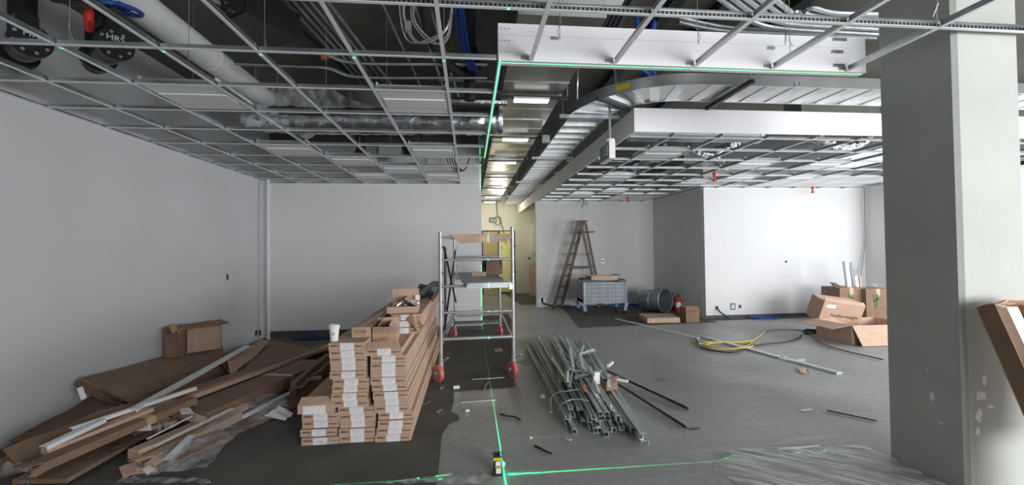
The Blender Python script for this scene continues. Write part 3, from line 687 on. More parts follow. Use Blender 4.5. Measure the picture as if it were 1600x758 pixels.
for k in range(5):
    dx = rn.uniform(-.02, .02); bc.tube(spline([(-.18+dx, 2.9, 3.5), (.05+dx, 3.0, 3.42), (.2+dx, 3.05, 3.48), (.22, 3.1, 3.8)], 6), .009, 5)
tag(bc.build('cable_bundle', 'blue', smooth=True), 'loops of blue data cable beside the black insulated pipe', 'cable')
gw = MB()
for k in range(6):
    a = rn.uniform(-.15, .15); gw.tube(spline([(-.42+a, 3.55, 3.9), (-.50+a*.5, 3.6, 3.55), (-.36+a, 3.65, 3.35), (-.18+a*.3, 3.6, 3.42), (-.12, 3.55, 3.7+a)], 6), .006, 5)
gw.box(-.52, -.47, 3.58, 3.63, 3.42, 3.5)
tag(gw.build('wire_loops', 'wire', smooth=True), 'tangle of thin grey cables hanging left of the black insulated pipe', 'cable')
# small pipes behind the left grid corner
for k, (z, y, m) in enumerate(((3.62, 5.1, 'galv'), (3.46, 5.0, 'galv'), (3.30, 4.9, 'foil'))):
    tag(MB().tube([(-.35, y, z), (.45, y, z)], .02+.012*k, 8).build('pipe', m, smooth=True), '%s short bright pipe behind the black insulated pipe' % ('upper', 'middle', 'lower')[k], 'pipe')
ah = thing('air_handler', 'pale angular fan unit hanging above the back of the left grid', 'fan unit', (-1.2, 7.3, 3.10))
MB().box(-1.50, -.75, 7.1, 7.8, 3.12, 3.36).build('casing', 'galv', ah); MB().box(-1.46, -1.1, 7.085, 7.1, 3.15, 3.33).build('access_panel', 'trim', ah)
MB().cyl((-1.3, 7.3, 3.36), (-1.3, 7.3, ZS), .008, 6).cyl((-.9, 7.6, 3.36), (-.9, 7.6, ZS), .008, 6).build('hanger_rods', 'galv', ah)
crinkle('flexible_duct', [(-1.75, 6.3, 3.75), (-1.7, 6.7, 3.5), (-1.72, 7.0, 3.25), (-1.9, 7.3, 3.12)], .07, 'black flexible duct drooping behind the foil duct, left one', 'duct', 8, 14, .12, 'foam')
crinkle('flexible_duct', [(-1.25, 6.3, 3.75), (-1.05, 6.6, 3.4), (-.95, 6.9, 3.15)], .06, 'black flexible duct drooping behind the foil duct, right one', 'duct', 9, 14, .12, 'foam')
wd = MB(); rn = random.Random(10)
for k in range(4): wd.tube(spline([(-.45+.06*k, 8.0, 3.5), (-.35+.03*k, 7.9, 3.15+.03*k), (-.1, 7.85, 3.05), (.02, 7.9, 3.3)], 5), .010, 5)
tag(wd.build('cable_bundle', 'rubber', smooth=True), 'black cables hanging above the back right of the left grid', 'cable')
# ------------------------------------------------ above the front grid, centre and right
for k in range(6):
    tag(MB().tube([at(998-9*k, -25, 3.8), at(985-8*k, 0, 3.8), at(962-7*k, 45, 3.8)], .024, 8).build('conduit', 'dark', smooth=True), 'dark conduit beside the white soffit, %s of six from the right' % ['rightmost', 'second', 'third', 'fourth', 'fifth', 'last'][k], 'conduit', 'dark conduits above the bulkhead')
for k in range(5):
    a = 1128+21*k
    pts = [at(a-40, -30, 3.75), at(a, 0, 3.75), at(a+34, 24, 3.75), at(a+55, 36-6*k, 3.75)]+([at(a+95, 44-6*k, 3.75), at(a+200, 51-7*k, 3.75), at(a+330, 58-7*k, 3.75)])
    tag(MB().tube(spline(pts, 6), .024, 8).build('conduit', 'galv', smooth=True), 'bent conduit above the front bulkhead, %s of five from the left' % ['first', 'second', 'third', 'fourth', 'fifth'][k], 'conduit', 'bent conduits above the bulkhead')
for k in range(2):
    tag(MB().tube(spline([at(1060, 27+7*k, 3.8), at(1100, 36+7*k, 3.8), at(1147, 43+6*k, 3.8), at(1260, 48+6*k, 3.8), at(1368, 54+6*k, 3.8)], 6), .022, 8).build('conduit', 'galv', smooth=True), 'steel conduit running level just over the front bulkhead, %s of two' % ('upper', 'lower')[k], 'conduit')
ws = tag(MB().box(.46, 1.28, 2.3, 3.50, 3.60, 3.63).box(.46, 1.28, 3.48, 3.50, 3.63, ZS-.003).build('soffit_panel', 'white'), 'white soffit panel above the front carrier', 'panel')
for k, x in enumerate((1.9, 2.4, 3.1)):
    tag(MB().box(x, x+.12, 2.95, 9.0, 3.86, ZS-.002).build('slab_rib', 'dark'), 'dark slab bar above the cable tray, %s of three from left' % ('first', 'second', 'third')[k], 'beam')
# ------------------------------------------------ above the right grid
sd = thing('spiral_duct', 'ribbed round steel duct just above the front of the right grid', 'duct', (3, 5.75, 3.1))
pr = []
for k in range(90):
    x = 0+k*.021; pr += [(.125, x), (.125, x+.012), (.131, x+.014), (.131, x+.019)]
MB().lathe(pr, 20, c=(2.25, 5.75, 3.22), ax=(1, 0, 0)).build('duct_run', 'bright', sd, smooth=True)
MB().cyl((2.2, 5.75, 3.22), (2.25, 5.75, 3.22), .135, 20).cyl((4.14, 5.75, 3.22), (4.2, 5.75, 3.22), .14, 20).build('end_collar', 'galv', sd, smooth=True)
MB().cyl((2.8, 5.75, 3.35), (2.8, 5.75, ZS), .006, 6).cyl((3.7, 5.75, 3.35), (3.7, 5.75, ZS), .006, 6).build('hanger_rods', 'galv', sd)
crinkle('foil_duct', [(3.5, 6.55, 3.22), (3.75, 6.5, 3.10), (4.1, 6.5, 3.16), (4.35, 6.45, 3.3)], .075, 'crumpled foil duct above the right grid, just left of the red tag', 'duct', 11, 16, .3)
crinkle('foil_duct', [(4.3, 7.2, 3.3), (4.55, 7.15, 3.06), (4.75, 7.2, 3.08)], .08, 'crumpled foil duct end above the right grid, just right of the red tag', 'duct', 12, 16, .3)
crinkle('foil_duct', [(5.2, 5.9, 3.24), (5.5, 5.85, 3.08), (5.9, 5.9, 3.12), (6.2, 6.0, 3.3)], .075, 'crumpled foil duct above the right grid nearest the column', 'duct', 13, 16, .3)
crinkle('foil_duct', [(2.75, 9.3, 3.3), (2.9, 7.9, 3.08), (3.0, 7.1, 3.09), (3.3, 6.7, 3.3)], .075, 'long crumpled foil duct above the right grid, behind the exit sign', 'duct', 14, 16, .25)
rd = thing('sheet_duct', 'galvanised rectangular duct high above the right grid near the column', 'duct', (5, 5.6, 3.3))
MB().box(4.5, 8.8, 5.3, 5.6, 3.32, 3.62).build('duct_body', 'duct', rd)
for x in (4.5, 5.7, 6.9, 8.1): MB().box(x-.012, x+.012, 5.285, 5.615, 3.305, 3.635).build('duct_flange', 'galv', rd)
rd = thing('sheet_duct', 'galvanised rectangular duct running away above the middle of the right grid', 'duct', (4.3, 9.0, 3.2))
MB().box(4.15, 4.75, 7.8, 11.4, 3.22, 3.5).build('duct_body', 'duct', rd)
for y in (7.8, 9.0, 10.2, 11.39): MB().box(4.135, 4.765, y-.012, y+.012, 3.205, 3.515).build('duct_flange', 'galv', rd)
for k, y in enumerate((8.3, 9.6, 10.8)):
    tag(MB().tube([(1.95, y, 3.35), (5.0, y, 3.35)], .02, 8).build('conduit', 'galv', smooth=True), 'steel conduit crossing above the right grid, %s from the front' % ('first', 'second', 'third')[k], 'conduit')
for k, (x, y, wh) in enumerate(((4.42, 7.25, 'in the middle of the right grid, nearest the camera'), (4.05, 10.5, 'above the stepladder side of the far wall'), (7.62, 8.72, 'beside the column above the right front wall'))):
    o = MB(); o.cyl((x, y, ZC+.04), (x, y, ZC+.14), .012, 8).cyl((x, y, ZC-.03), (x, y, ZC+.05), .03, 10).cyl((x, y, ZC-.10), (x, y, ZC-.03), .018, 10).cyl((x, y, ZC-.13), (x, y, ZC-.10), .034, 10)
    tag(o.build('fire_sprinkler', 'red', smooth=True), 'red capped sprinkler head hanging '+wh, 'sprinkler')
gcb = tag(MB().tube(spline([(3.05, 11.3, 3.2), (3.1, 11.3, 2.9), (3.2, 11.3, 2.78), (3.16, 11.3, 2.98), (3.06, 11.3, 2.7)], 6), .008, 5).build('hanging_cable', 'rubber', smooth=True), 'thin black cable dangling from the right grid above the stepladder', 'cable')
wcb = tag(MB().tube(spline([(9.02, 8.86, 2.95), (9.03, 8.87, 2.2), (9.05, 8.9, 1.7), (8.95, 8.88, 1.2), (8.9, 8.88, .9)], 6), .009, 5).build('hanging_cable', 'wire', smooth=True), 'grey cable hanging down the far right wall corner', 'cable')

# ================================================================== WALL FITTINGS
def plate(name, label, cat, p, n, sx, sz, m1='trim', m2='black', inner=.55):
    p = V(p); n = V(n); s = V((0, 0, 1)).cross(n); t = thing(name, label, cat, p)
    def b(a, h, d0, d1):
        A, H = s*a, V((0, 0, h)); return MB().hexa([p-A-H+n*d0, p+A-H+n*d0, p+A-H+n*d1, p-A-H+n*d1, p-A+H+n*d0, p+A+H+n*d0, p+A+H+n*d1, p-A+H+n*d1])
    b(sx, sz, .0005, .004).build('plate', m1, t); b(sx*inner, sz*inner, .004, .008).build('opening', m2, t); return t
p = atx(355, 433, XL); plate('wall_box', 'dark wiring box alone in the middle of the left wall', 'outlet', p, (1, 0, 0), .03, .055, 'galv', 'black', .75)
for k, x in enumerate((400, 406)):
    p = atx(x, 520, XL); plate('wall_box', ('left', 'right')[k]+' one of two open wiring boxes low on the left wall near the corner', 'outlet', p, (1, 0, 0), .035, .05, 'galv', 'black', .75)
p = aty(942, 408, 11.6); plate('wall_box', 'dark wiring box on the far wall right of the stepladder', 'outlet', p, (0, -1, 0), .035, .055, 'galv', 'black', .75)
p = aty(848, 391, 11.6); plate('switch_plate', 'round white plate on the far wall left of the stepladder', 'switch', p, (0, -1, 0), .05, .05, 'trim', 'wall', .6)
p = aty(847, 470, 11.6); plate('wall_box', 'open wiring box low on the far wall behind the ladder foot', 'outlet', p, (0, -1, 0), .06, .05, 'galv', 'black', .6)
p = aty(1228, 409, 8.96); plate('wall_box', 'dark wiring box high on the right front wall', 'outlet', p, (0, -1, 0), .035, .05, 'galv', 'black', .75)
p = aty(1120, 481, 8.96); plate('wall_box', 'square wiring box low on the right front wall with a black cable', 'outlet', p, (0, -1, 0), .04, .04, 'galv', 'black', .8)
p = aty(1145, 479, 8.96); plate('wall_box', 'larger grey wiring box low on the right front wall', 'outlet', p, (0, -1, 0), .06, .07, 'dark', 'galv', .7)
p = aty(1156, 479, 8.96); plate('wall_box', 'small wiring box with loose wires low on the right front wall', 'outlet', p, (0, -1, 0), .04, .05, 'galv', 'dark', .7)
for k, (x, lb) in enumerate(((1008, 'left'), (1018, 'right'))):
    p = aty(x, 462, 11.6); plate('wall_box', lb+' one of two wiring boxes low on the far wall behind the grey bin', 'outlet', p, (0, -1, 0), .06, .05, 'galv', 'black', .6)
p = aty(827, 404, 15.4); plate('wall_box', 'small dark box on the corridor end wall above the plywood', 'outlet', p, (0, -1, 0), .035, .05, 'galv', 'black', .75)
def scribble(name, c, rx, ry, n, m, label, r=.008, seed=1, cat='cable', z=.012):
    rn = random.Random(seed); pts = []
    for k in range(n):
        a = k*1.15; rr = rn.uniform(.45, 1); pts.append((c[0]+rx*rr*math.cos(a), c[1]+ry*rr*math.sin(a), z+rn.uniform(0, .05)))
    return tag(MB().tube(spline(pts, 5), r, 5).build(name, m, smooth=True), label, cat)
scribble('cable_coil', (-2.75, 8.05), .5, .18, 15, 'blue2', 'coil of blue cable on the carpet in the back left corner', .012, 2)
scribble('cable_coil', (2.95, 11.25), .55, .14, 16, 'blue', 'coil of blue cable on the carpet beneath the stepladder', .014, 3)
scribble('cable_coil', (4.5, 11.2), .85, .18, 24, 'blue', 'coil of blue cable between the wire cart and the grey bin', .014, 4)
scribble('cable_coil', (6.35, 8.72), .42, .12, 15, 'blue', 'flat coil of blue cable at the foot of the right front wall', .012, 5)
scribble('cable_coil', (8.1, 8.65), .45, .14, 16, 'blue', 'coil of blue cable behind the cartons at the far right', .014, 6)
tag(MB().tube(spline([(1.98, 11.52, .25), (2.0, 11.46, .12), (2.25, 11.38, .06), (2.7, 11.33, .05)], 6), .022, 6).build('cable_tail', 'bluedark', smooth=True), 'dark blue cable tail from the low wall box behind the ladder foot', 'cable')
q = aty(1120, 481, 8.94)
tag(MB().tube(spline([q, q+V((.08, -.08, -.12)), q+V((.35, -.12, -.26)), q+V((.8, -.12, -.285)), q+V((1.3, -.15, -.285))], 6), .016, 6).build('cable_tail', 'bluedark', smooth=True), 'dark cable running from the wall box along the right front wall', 'cable')
tag(MB().tube(spline([(8.75, 8.9, .9), (8.8, 8.88, 1.0), (8.9, 8.9, 1.05)], 4), .006, 5).build('loose_wire', 'wire', smooth=True), 'stub of loose wire by the cartons at the far right', 'cable')

# ================================================================== SCAFFOLD
sc = thing('mobile_scaffold', 'narrow aluminium tower scaffold on red castors beside the carton stack', 'scaffold', (.08, 6.5, 0))
fx = [(-.355, 5.22), (.53, 5.26)]; bx = [(-.275, 7.75), (.545, 7.78)]
T = .022
for (x, y), zt in zip(fx+bx, (1.80, 1.86, 1.80, 1.82)):
    MB().cyl((x, y, .25), (x, y, zt), T, 12).build('post', 'scaf', sc, smooth=True)
    MB().cyl((x, y, .14), (x, y, .27), .030, 12).build('post_socket', 'scaf', sc, smooth=True)
    s = -1 if x < 0 else 1
    wl = (x-.035 if x < 0 else x-.02, y-.05, .105)
    MB().lathe([(.0, -.02), (.055, -.02), (.06, -.026), (.098, -.024), (.105, -.012), (.105, .012), (.098, .024), (.06, .026), (.055, .02), (0, .02)], 22, c=wl, ax=(1, .75 if x < 0 else .45, 0)).build('caster_wheel', 'orange', sc, smooth=True)
    MB().lathe([(0, -.029), (.05, -.029), (.05, .029), (0, .029)], 16, c=wl, ax=(1, .75 if x < 0 else .45, 0)).build('wheel_hub', 'wire', sc, smooth=True)
    MB().bar((x, y, .22), (wl[0]+.04, wl[1], .10), .006, .05, (0, 1, 0)).bar((x, y, .22), (wl[0]-.04, wl[1], .10), .006, .05, (0, 1, 0)).bar((x+.03, y-.02, .24), (x+.085, y-.10, .30), .03, .012).build('caster_fork', 'scaf', sc)
def rung_(a, b, r=.017, m='scaf', n='rung'): MB().cyl(a, b, r, 10).build(n, m, sc, smooth=True)
for z in (1.46, 1.14, .82, .50, 1.735): rung_((*fx[0], z), (*fx[1], z), .022 if z == .5 else .016)
for z in (1.46, 1.07, .40): rung_((*bx[0], z), (*bx[1], z))
for z in (.42, .50): rung_((*fx[0], z), (*bx[0], z+.0), .016, 'scaf', 'side_rail')
rung_((*fx[1], .46), (*bx[1], .46), .016, 'scaf', 'side_rail')
MB().bar((-.26, 7.55, .30), (.50, 7.58, .30), .25, .03).build('lower_board', 'deck', sc)
rung_((fx[0][0]+.03, fx[0][1]+.25, 1.62), (bx[0][0]+.03, bx[0][1]-.3, .68), .014, 'dark', 'diagonal_brace')
rung_((fx[0][0]+.03, fx[0][1]+.25, .60), (bx[0][0]+.03, bx[0][1]-.3, 1.58), .014, 'dark', 'diagonal_brace')
rung_((fx[0][0]+.02, fx[0][1]+.55, .38), (fx[0][0]+.03, fx[0][1]+.55, 1.62), .016, 'dark', 'brace_post')
for (x, y) in fx+bx:
    for z in (1.62, 1.30, .95): MB().cyl((x, y, z), (x+.05, y-.03, z), .006, 6).build('locking_pin', 'dark', sc)
# deck
pl = thing('scaffold_deck', 'aluminium framed walk board resting across the scaffold rungs', 'platform', (.1, 6.5, 1.14))
A, B = V((-.02, 5.12, 1.165)), V((.49, 5.14, 1.165)); Cc, D = V((.40, 7.72, 1.165)), V((-.22, 7.72, 1.165))
MB().hexa([A, B, Cc, D]+[p+V((0, 0, .018)) for p in (A, B, Cc, D)]).build('deck_board', 'resin', pl)
for p, q in ((A, B), (B, Cc), (Cc, D), (D, A)): MB().bar(p+V((0, 0, -.015)), q+V((0, 0, -.015)), .03, .06).build('edge_beam', 'scaf', pl)
for p in (A, B): MB().box(p.x-.02, p.x+.02, p.y-.04, p.y, 1.10, 1.16).build('deck_hook', 'galv', pl)
cc = tag(MB().sheet((-.25, 5.235, 1.765), (.50, 5.245, 1.775), (.5, 5.20, 1.69), (-.10, 5.20, 1.66), .004, 14, 4, .03, 5).sheet((-.25, 5.235, 1.765), (.5, 5.245, 1.775), (.5, 5.29, 1.72), (-.25, 5.28, 1.72), .004, 8, 2, .01, 6).build('card_wrap', 'card'), 'strip of brown cardboard folded over the top scaffold rung', 'cardboard')
tp = tag(MB().box(-.24, -.13, 5.222, 5.224, 1.742, 1.768).build('paper_tag', 'paper'), 'small white paper tag on the folded cardboard of the scaffold', 'tag')
def open_box(name, label, loc, rz, sx, sy, sz, m='card', flaps=(1, 1, 1, 1), ang=(.5, .5, .5, .5), group=None, fl=None, t=.006, cat='box'):
    r = thing(name, label, cat, loc, (0, 0, rz), group)
    b = MB(); X, Y = sx/2, sy/2
    b.box(-X, X, -Y, -Y+t, 0, sz).box(-X, X, Y-t, Y, 0, sz).box(-X, -X+t, -Y+t, Y-t, 0, sz).box(X-t, X, -Y+t, Y-t, 0, sz).box(-X+t, X-t, -Y+t, Y-t, 0, t)
    b.build('carton_body', m, r, world=False); F = fl or min(sx, sy)*.48
    for k in range(4):
        if not flaps[k]: continue
        a = ang[k]; ch, sh = math.cos(a), math.sin(a)    # a: 0 flat outwards, pi/2 upright
        if k == 0: q = [(-X, -Y, sz), (X, -Y, sz), (X-.01, -Y-F*ch, sz+F*sh), (-X+.01, -Y-F*ch, sz+F*sh)]
        if k == 1: q = [(X, Y, sz), (-X, Y, sz), (-X+.01, Y+F*ch, sz+F*sh), (X-.01, Y+F*ch, sz+F*sh)]
        if k == 2: q = [(-X, Y, sz), (-X, -Y, sz), (-X-F*ch, -Y+.01, sz+F*sh), (-X-F*ch, Y-.01, sz+F*sh)]
        if k == 3: q = [(X, -Y, sz), (X, Y, sz), (X+F*ch, Y-.01, sz+F*sh), (X+F*ch, -Y+.01, sz+F*sh)]
        MB().sheet(*q, t*.8, 4, 2, .006, k).build('flap', m, r, world=False)
    return r
o = open_box('carton', 'small torn brown carton on the back of the scaffold deck', (.36, 6.9, 1.185), .2, .26, .3, .10, 'cardin', (1, 1, 0, 1), (1.9, 1.4, 1, 1.6), fl=.14)
o = open_box('carton', 'low pale carton corner on the scaffold deck, left of the torn carton', (.14, 6.5, 1.185), -.1, .2, .22, .06, 'card', (0, 0, 0, 0))

# ================================================================== CARTON STACK
BH = .0585; BW = .288
def make_carton():
    t = thing('long_carton', '', 'box', (0, 0, 0))
    b = MB(); X = BW/2; Lh = 3.12
    b.box(-X, X, .005, Lh, 0, BH-.001)
    b.build('carton_body', 'card', t, world=False)
    MB().box(-X, X, 0, .005, 0, BH*.46).build('end_flap', 'card', t, world=False)
    MB().box(-X, X, .001, .005, BH*.48, BH-.002).build('end_flap', 'card', t, world=False)
    lb = MB().box(-.052, .056, -.0022, -.0002, .001, BH-.002).build('label', 'paper', t, world=False)
    li = MB().bar((-.045, -.0026, BH*.80), (.045, -.0026, BH*.80), .0008, .0025)
    for k in range(3): li.bar((-.03+.004*k, -.0026, BH*(.62-.15*k)), (.032-.006*k, -.0026, BH*(.62-.15*k)), .0008, .0016)
    li.build('label_lines', 'ink', lb, world=False)
    pm = MB(); rn = random.Random(5)
    for k in range(9): pm.box(-.128+.0072*k, -.128+.0072*k+.0055, -.0010, 0, BH*.52, BH*(.62+.12*rn.random()))
    pm.build('printed_mark', 'print', t, world=False)
    pm = MB()
    for k in range(9): pm.box(.068+.0072*k, .068+.0072*k+.0055, -.0010, 0, BH*.38, BH*(.48+.12*rn.random()))
    pm.build('printed_mark', 'print', t, world=False)
    for y in (.9, 2.2): MB().box(-X-.0004, X+.0004, y, y+.06, BH*.3, BH+.0004).build('tape', 'tape', t, world=False)
    return t
cp = None; rn = random.Random(21)
def px(x): return aty(x, 620, 3.6).x
lefts = [(471, 526), (469, 523), (469, 528), (471, 527)]
mids = [(529.5, 584), (528.5, 585), (529.5, 585), (529.5, 584), (527.6, 583), (518.4, 574.7), (516.5, 573.8), (518.4, 573.8), (518.4, 577.5), (515.6, 571), (515, 571), (515, 570), (515, 570), (514, 569)]
rights = [(585.8, 641), (585.8, 646), (590.4, 646), (591, 645), (585, 639.4), (585, 638.4), (584, 637.5), (582, 634.7), (580, 633.8), (579, 633.8), (580, 633), (579, 634), (571, 627.5)]
HT = {}
for nm, lst, y0 in (('left', lefts, 3.62), ('middle', mids, 3.615), ('right', rights, 3.60)):
    z = .007
    for i, (a, b) in enumerate(lst):
        cx = (px(a)+px(b))/2*(1-.0) ; lab = 'long carton with white end label, %s up in the %s stack' % (('lowest' if i == 0 else ORD[i]), nm)
        lab = lab.replace('lowest of', 'lowest of')
        o = make_carton() if cp is None else dup(cp, drop=('printed_mark',) if rn.random() < .25 else ())
        if cp is None: cp = o
        o.location = (cx, y0+rn.uniform(-.012, .02), z+.0005); o.rotation_euler = (0, 0, rn.uniform(-.006, .006)); o['label'] = lab; o['group'] = 'long cartons stacked in front of the back wall'
        z += BH+(.006 if nm == 'left' else 0)
    HT[nm] = z
# further long cartons behind, on the right stack
for i, (y, cx, z) in enumerate(((4.24, -.655, HT['right']), (4.27, -.645, HT['right']+BH+.001), (4.30, -.63, HT['right']+2*(BH+.001)))):
    o = dup(cp, loc=(cx, y, z), rot=(0, 0, -.01+.008*i), label='long brown carton set back on top of the right stack, %s of three' % ('lowest', 'middle', 'topmost')[i])
    for ch in o.children:
        if ch.name.startswith('carton_body'): pass
    o.scale = (1, .80, 1)
# left stack's open top carton
r = open_box('long_carton', 'long carton with raised end flap and large white sheet, topmost of left stack', (px(490), 3.60+1.5, HT['left']+.001), .012, .285, 3.0, .07, 'card', (1, 0, 0, 0), (2.45, 0, 0, 0), 'long cartons stacked in front of the back wall', fl=.075)
MB().box(-.10, .075, -1.5035, -1.5005, -.004, .062).build('label', 'paper', r, world=False)
MB().box(-.143, .143, -1.30, 1.5, .066, .072).build('top_flap', 'card', r, world=False)
# right stack's open carton
r = open_box('long_carton', 'long brown carton with an open end flap, topmost at the front of the right stack', (px(600), 3.56+1.55, HT['right']+.001-.0), 0, .285, 1.0, .01, 'card', (0, 0, 0, 0)) if False else None
fl2 = tag(MB().sheet((px(571), 3.60, HT['right']+.004), (px(627), 3.60, HT['right']+.004), (px(622), 3.66, HT['right']+.050), (px(576), 3.66, HT['right']+.050), .004, 5, 2, .004, 2).build('card_flap', 'card'), 'raised cardboard end flap on top of the right carton stack', 'cardboard')
# short carton with printed end on the middle stack, cup in front of it
zm = HT['middle']
t1 = thing('carton', 'plain brown carton with a pale printed end, on the middle stack behind the paper cup', 'box', (-1.0, 3.85, zm))
xa, xb = aty(549.5, 518, 3.82).x, aty(578.5, 518, 3.82).x
MB().box(xa, xb, 3.82, 4.75, zm+.001, zm+.088).build('carton_body', 'card', t1)
MB().box(xa, xb-.04, 3.8175, 3.8195, zm+.012, zm+.082).build('label', 'card3', t1)
text('print', 'XL7508', .03, 'print', t1, (xa+.075, 3.817, zm+.05), (PI/2, 0, 0))
MB().box((xa+xb)/2-.02, (xa+xb)/2+.02, 3.82, 4.75, zm+.088, zm+.0885).build('tape', 'tape', t1)
cu = thing('paper_cup', 'white paper coffee cup with a lid on the middle carton stack', 'cup', (-1.135, 3.72, zm))
MB().lathe([(0, .001), (.030, .001), (.041, .112), (.043, .116), (.040, .118), (0, .118)], 24, c=(-1.135, 3.70, zm), ax=(0, 0, 1)).build('cup_body', 'cup', cu, smooth=True)
MB().lathe([(.0455, .112), (.0465, .120), (.043, .124), (.042, .136), (.038, .137), (.037, .131), (0, .131)], 24, c=(-1.135, 3.70, zm)).build('lid', 'trim', cu, smooth=True)
cpn = MB().box(-1.148, -1.122, 3.6635, 3.666, zm+.055, zm+.08).build('cup_print', 'ink', cu)
# open cartons on the right stack
zr = HT['right']
t2 = open_box('carton', 'open carton with pale printed front and metal parts, on the right stack', (-.765, 4.02, zr+.002), .10, .215, .34, .08, 'card', (1, 1, 1, 1), (.7, 1.9, 2.2, 2.4), fl=.10)
MB().box(-.10, .10, -.173, -.1705, .006, .074).build('label', 'card3', t2, world=False)
text('print', 'RC117', .022, 'print', t2, (.0, -.1735, .04), (PI/2, 0, 0), local=True)
for k, (a, b) in enumerate((((-.08, -.1, .05), (.09, .12, .09)), ((-.02, -.12, .05), (.04, .13, .085)), ((-.09, .05, .06), (.08, -.02, .07)))): MB().bar(a, b, .025, .015).build('metal_part', ('galv', 'stud', 'dark')[k], t2, world=False)
z3 = zr+3*(BH+.001)
t4 = open_box('carton', 'wide open orange-brown carton with its back flap raised, on the top of the right stack', (-.69, 4.55, z3+.002), .06, .30, .36, .065, 'card', (0, 1, 0, 1), (0, 1.35, 0, 2.6), fl=.15)
MB().box(.11, .16, .1, .102, .1, .15).build('label', 'paper', t4, world=False)
rn = random.Random(30); mb = MB()
for k in range(14):
    a = V((rn.uniform(-.12, .12), rn.uniform(-.12, .12), .06+rn.uniform(0, .03))); mb.bar(a, a+V((rn.uniform(-.05, .05), rn.uniform(-.05, .05), rn.uniform(0, .03))), .018, .012)
mb.build('metal_clips', 'bright', t4, world=False)['kind'] = 'stuff'
tag(MB().sheet((-.60, 4.25, z3-.02), (-.48, 4.4, z3+.01), (-.465, 4.3, z3-.12), (-.50, 4.15, z3-.17), .004, 10, 4, .06, 9).build('torn_card', 'card3'), 'torn yellowish cardboard strip hanging over the right stack side', 'cardboard')
tag(MB().sheet((-.80, 5.7, z3+.02), (-.48, 5.75, z3+.05), (-.46, 6.4, z3+.09), (-.78, 6.4, z3+.06), .005, 10, 6, .07, 12).build('crumpled_wrap', 'film'), 'crumpled plastic wrap at the far top of the carton stack', 'plastic wrap')
b3 = thing('torn_carton', 'torn dark carton bulging at the far top end of the right stack', 'box', (-.62, 6.2, z3))
MB().sheet((-.78, 5.6, z3), (-.50, 5.6, z3+.02), (-.50, 6.9, z3+.1), (-.80, 6.9, z3+.06), .006, 8, 3, .05, 14).sheet((-.50, 5.6, z3+.02), (-.47, 5.62, z3-.05), (-.47, 6.9, z3+.0), (-.50, 6.9, z3+.1), .005, 8, 2, .03, 15).build('lid', 'cardin', b3)
MB().bar((-.66, 5.62, z3+.03), (-.55, 6.9, z3+.12), .1, .05).build('contents', 'dark', b3)
for k in range(3):
    a = aty(608+6*k, 500-3*k, 4.4); tag(MB().bar((-1.02+.05*k, 4.6, zm+.01), (-.86+.03*k, 6.8, zm+.05), .04, .03).build('metal_profile', 'stud'), 'steel profile lying on the stacks, %s of three from left' % ('first', 'second', 'third')[k], 'metal profile')
tag(MB().sheet((-1.36, 3.612, .012), (-1.10, 3.606, .012), (-1.11, 3.604, .055), (-1.30, 3.606, .035), .002, 12, 3, .008, 4).build('torn_wrap', 'film'), 'torn plastic wrap on the lowest carton end of the left stack', 'plastic wrap')
# ================================================================== CARDBOARD HEAP BY THE LEFT WALL
def quad(name, label, pts, m='card2', t=.008, wob=.02, nx=10, ny=4, seed=1, cat='cardboard', group=None):
    """pts: four (x, y, z) = picture position and height of the corners"""
    q = [at(*p) for p in pts]
    return tag(MB().sheet(*q, t, nx, ny, wob, seed).build(name, m, smooth=False), label, cat, group)
def gutter(name, label, p, q, w, h, m='card2', open_end=True, cat='box', lab=None, tilt=(0, 0, 1), group=None):
    """long carton: body from p to q (bottom centre line), with flaps and tape as parts"""
    p, q = V(p), V(q); t = thing(name, label, cat, p, group=group); gutter.n += 1
    MB().bar(p, q, w, h, tilt, h/2).build('carton_body', m, t)
    d = (q-p).normalized(); s = d.cross(V(tilt)).normalized(); u = s.cross(d)
    for f in ((.22, .68) if gutter.n in (2, 9) else (.6,) if gutter.n % 3 == 0 and name != 'small_carton' else ()):
        c = p+(q-p)*f; MB().bar(c, c+d*.07, w+.002, h+.002, tilt, h/2).build('tape', 'tape', t)
    if open_end:
        MB().sheet(p-s*w/2+u*h, p+s*w/2+u*h, p+s*w/2+u*h*1.2-d*h*1.6, p-s*w/2+u*h*1.2-d*h*1.6, .005, 4, 2, .01, 3).build('end_flap', m, t)
        MB().sheet(p+s*w/2, p+s*w/2+u*h, p+s*w*.7+u*h*.9-d*h*1.2, p+s*w*.7-d*h*1.2, .005, 3, 2, .01, 4).build('end_flap', m, t)
    if lab:
        c = p+u*h*.5-d*.004; MB().bar(c-s*w*.25, c+s*w*.25, .003, h*.6, tuple(u)).build('label', 'paper', t)
    return t
gutter.n = 0
# big opened carton leaning along the wall
bw = thing('long_carton', 'big opened carton leaning lengthways against the left wall with a label on its torn end', 'box', atx(190, 610, -3.5))
TL, TR = atx(127, 591, -3.72), atx(347, 538, -3.72); BL, BR = at(200, 628, .16), at(356, 572, .06)
MB().sheet(BL, BR, TR, TL, .008, 14, 4, .025, 2).build('carton_body', 'card2', bw)
MB().sheet(TL, BL, at(176, 632, .10), atx(118, 600, -3.74), .006, 5, 3, .03, 6).build('end_flap', 'card2', bw)
MB().sheet(BL, BR, at(358, 585, .01), at(212, 655, .04), .006, 12, 2, .01, 7).build('side_flap', 'card2', bw)
fa, fb_ = atx(116, 600, -3.72), at(172, 640, .10)
MB().sheet(fa, TL, at(196, 640, .13), fb_, .006, 4, 3, .02, 16).build('end_flap', 'cardin', bw)
a, b = atx(120, 607, -3.60), atx(129, 604, -3.58)
MB().sheet(a, b, b+V((.06, -.03, -.10)), a+V((.06, -.03, -.10)), .003, 2, 2, 0, 1).build('label', 'paper', bw)
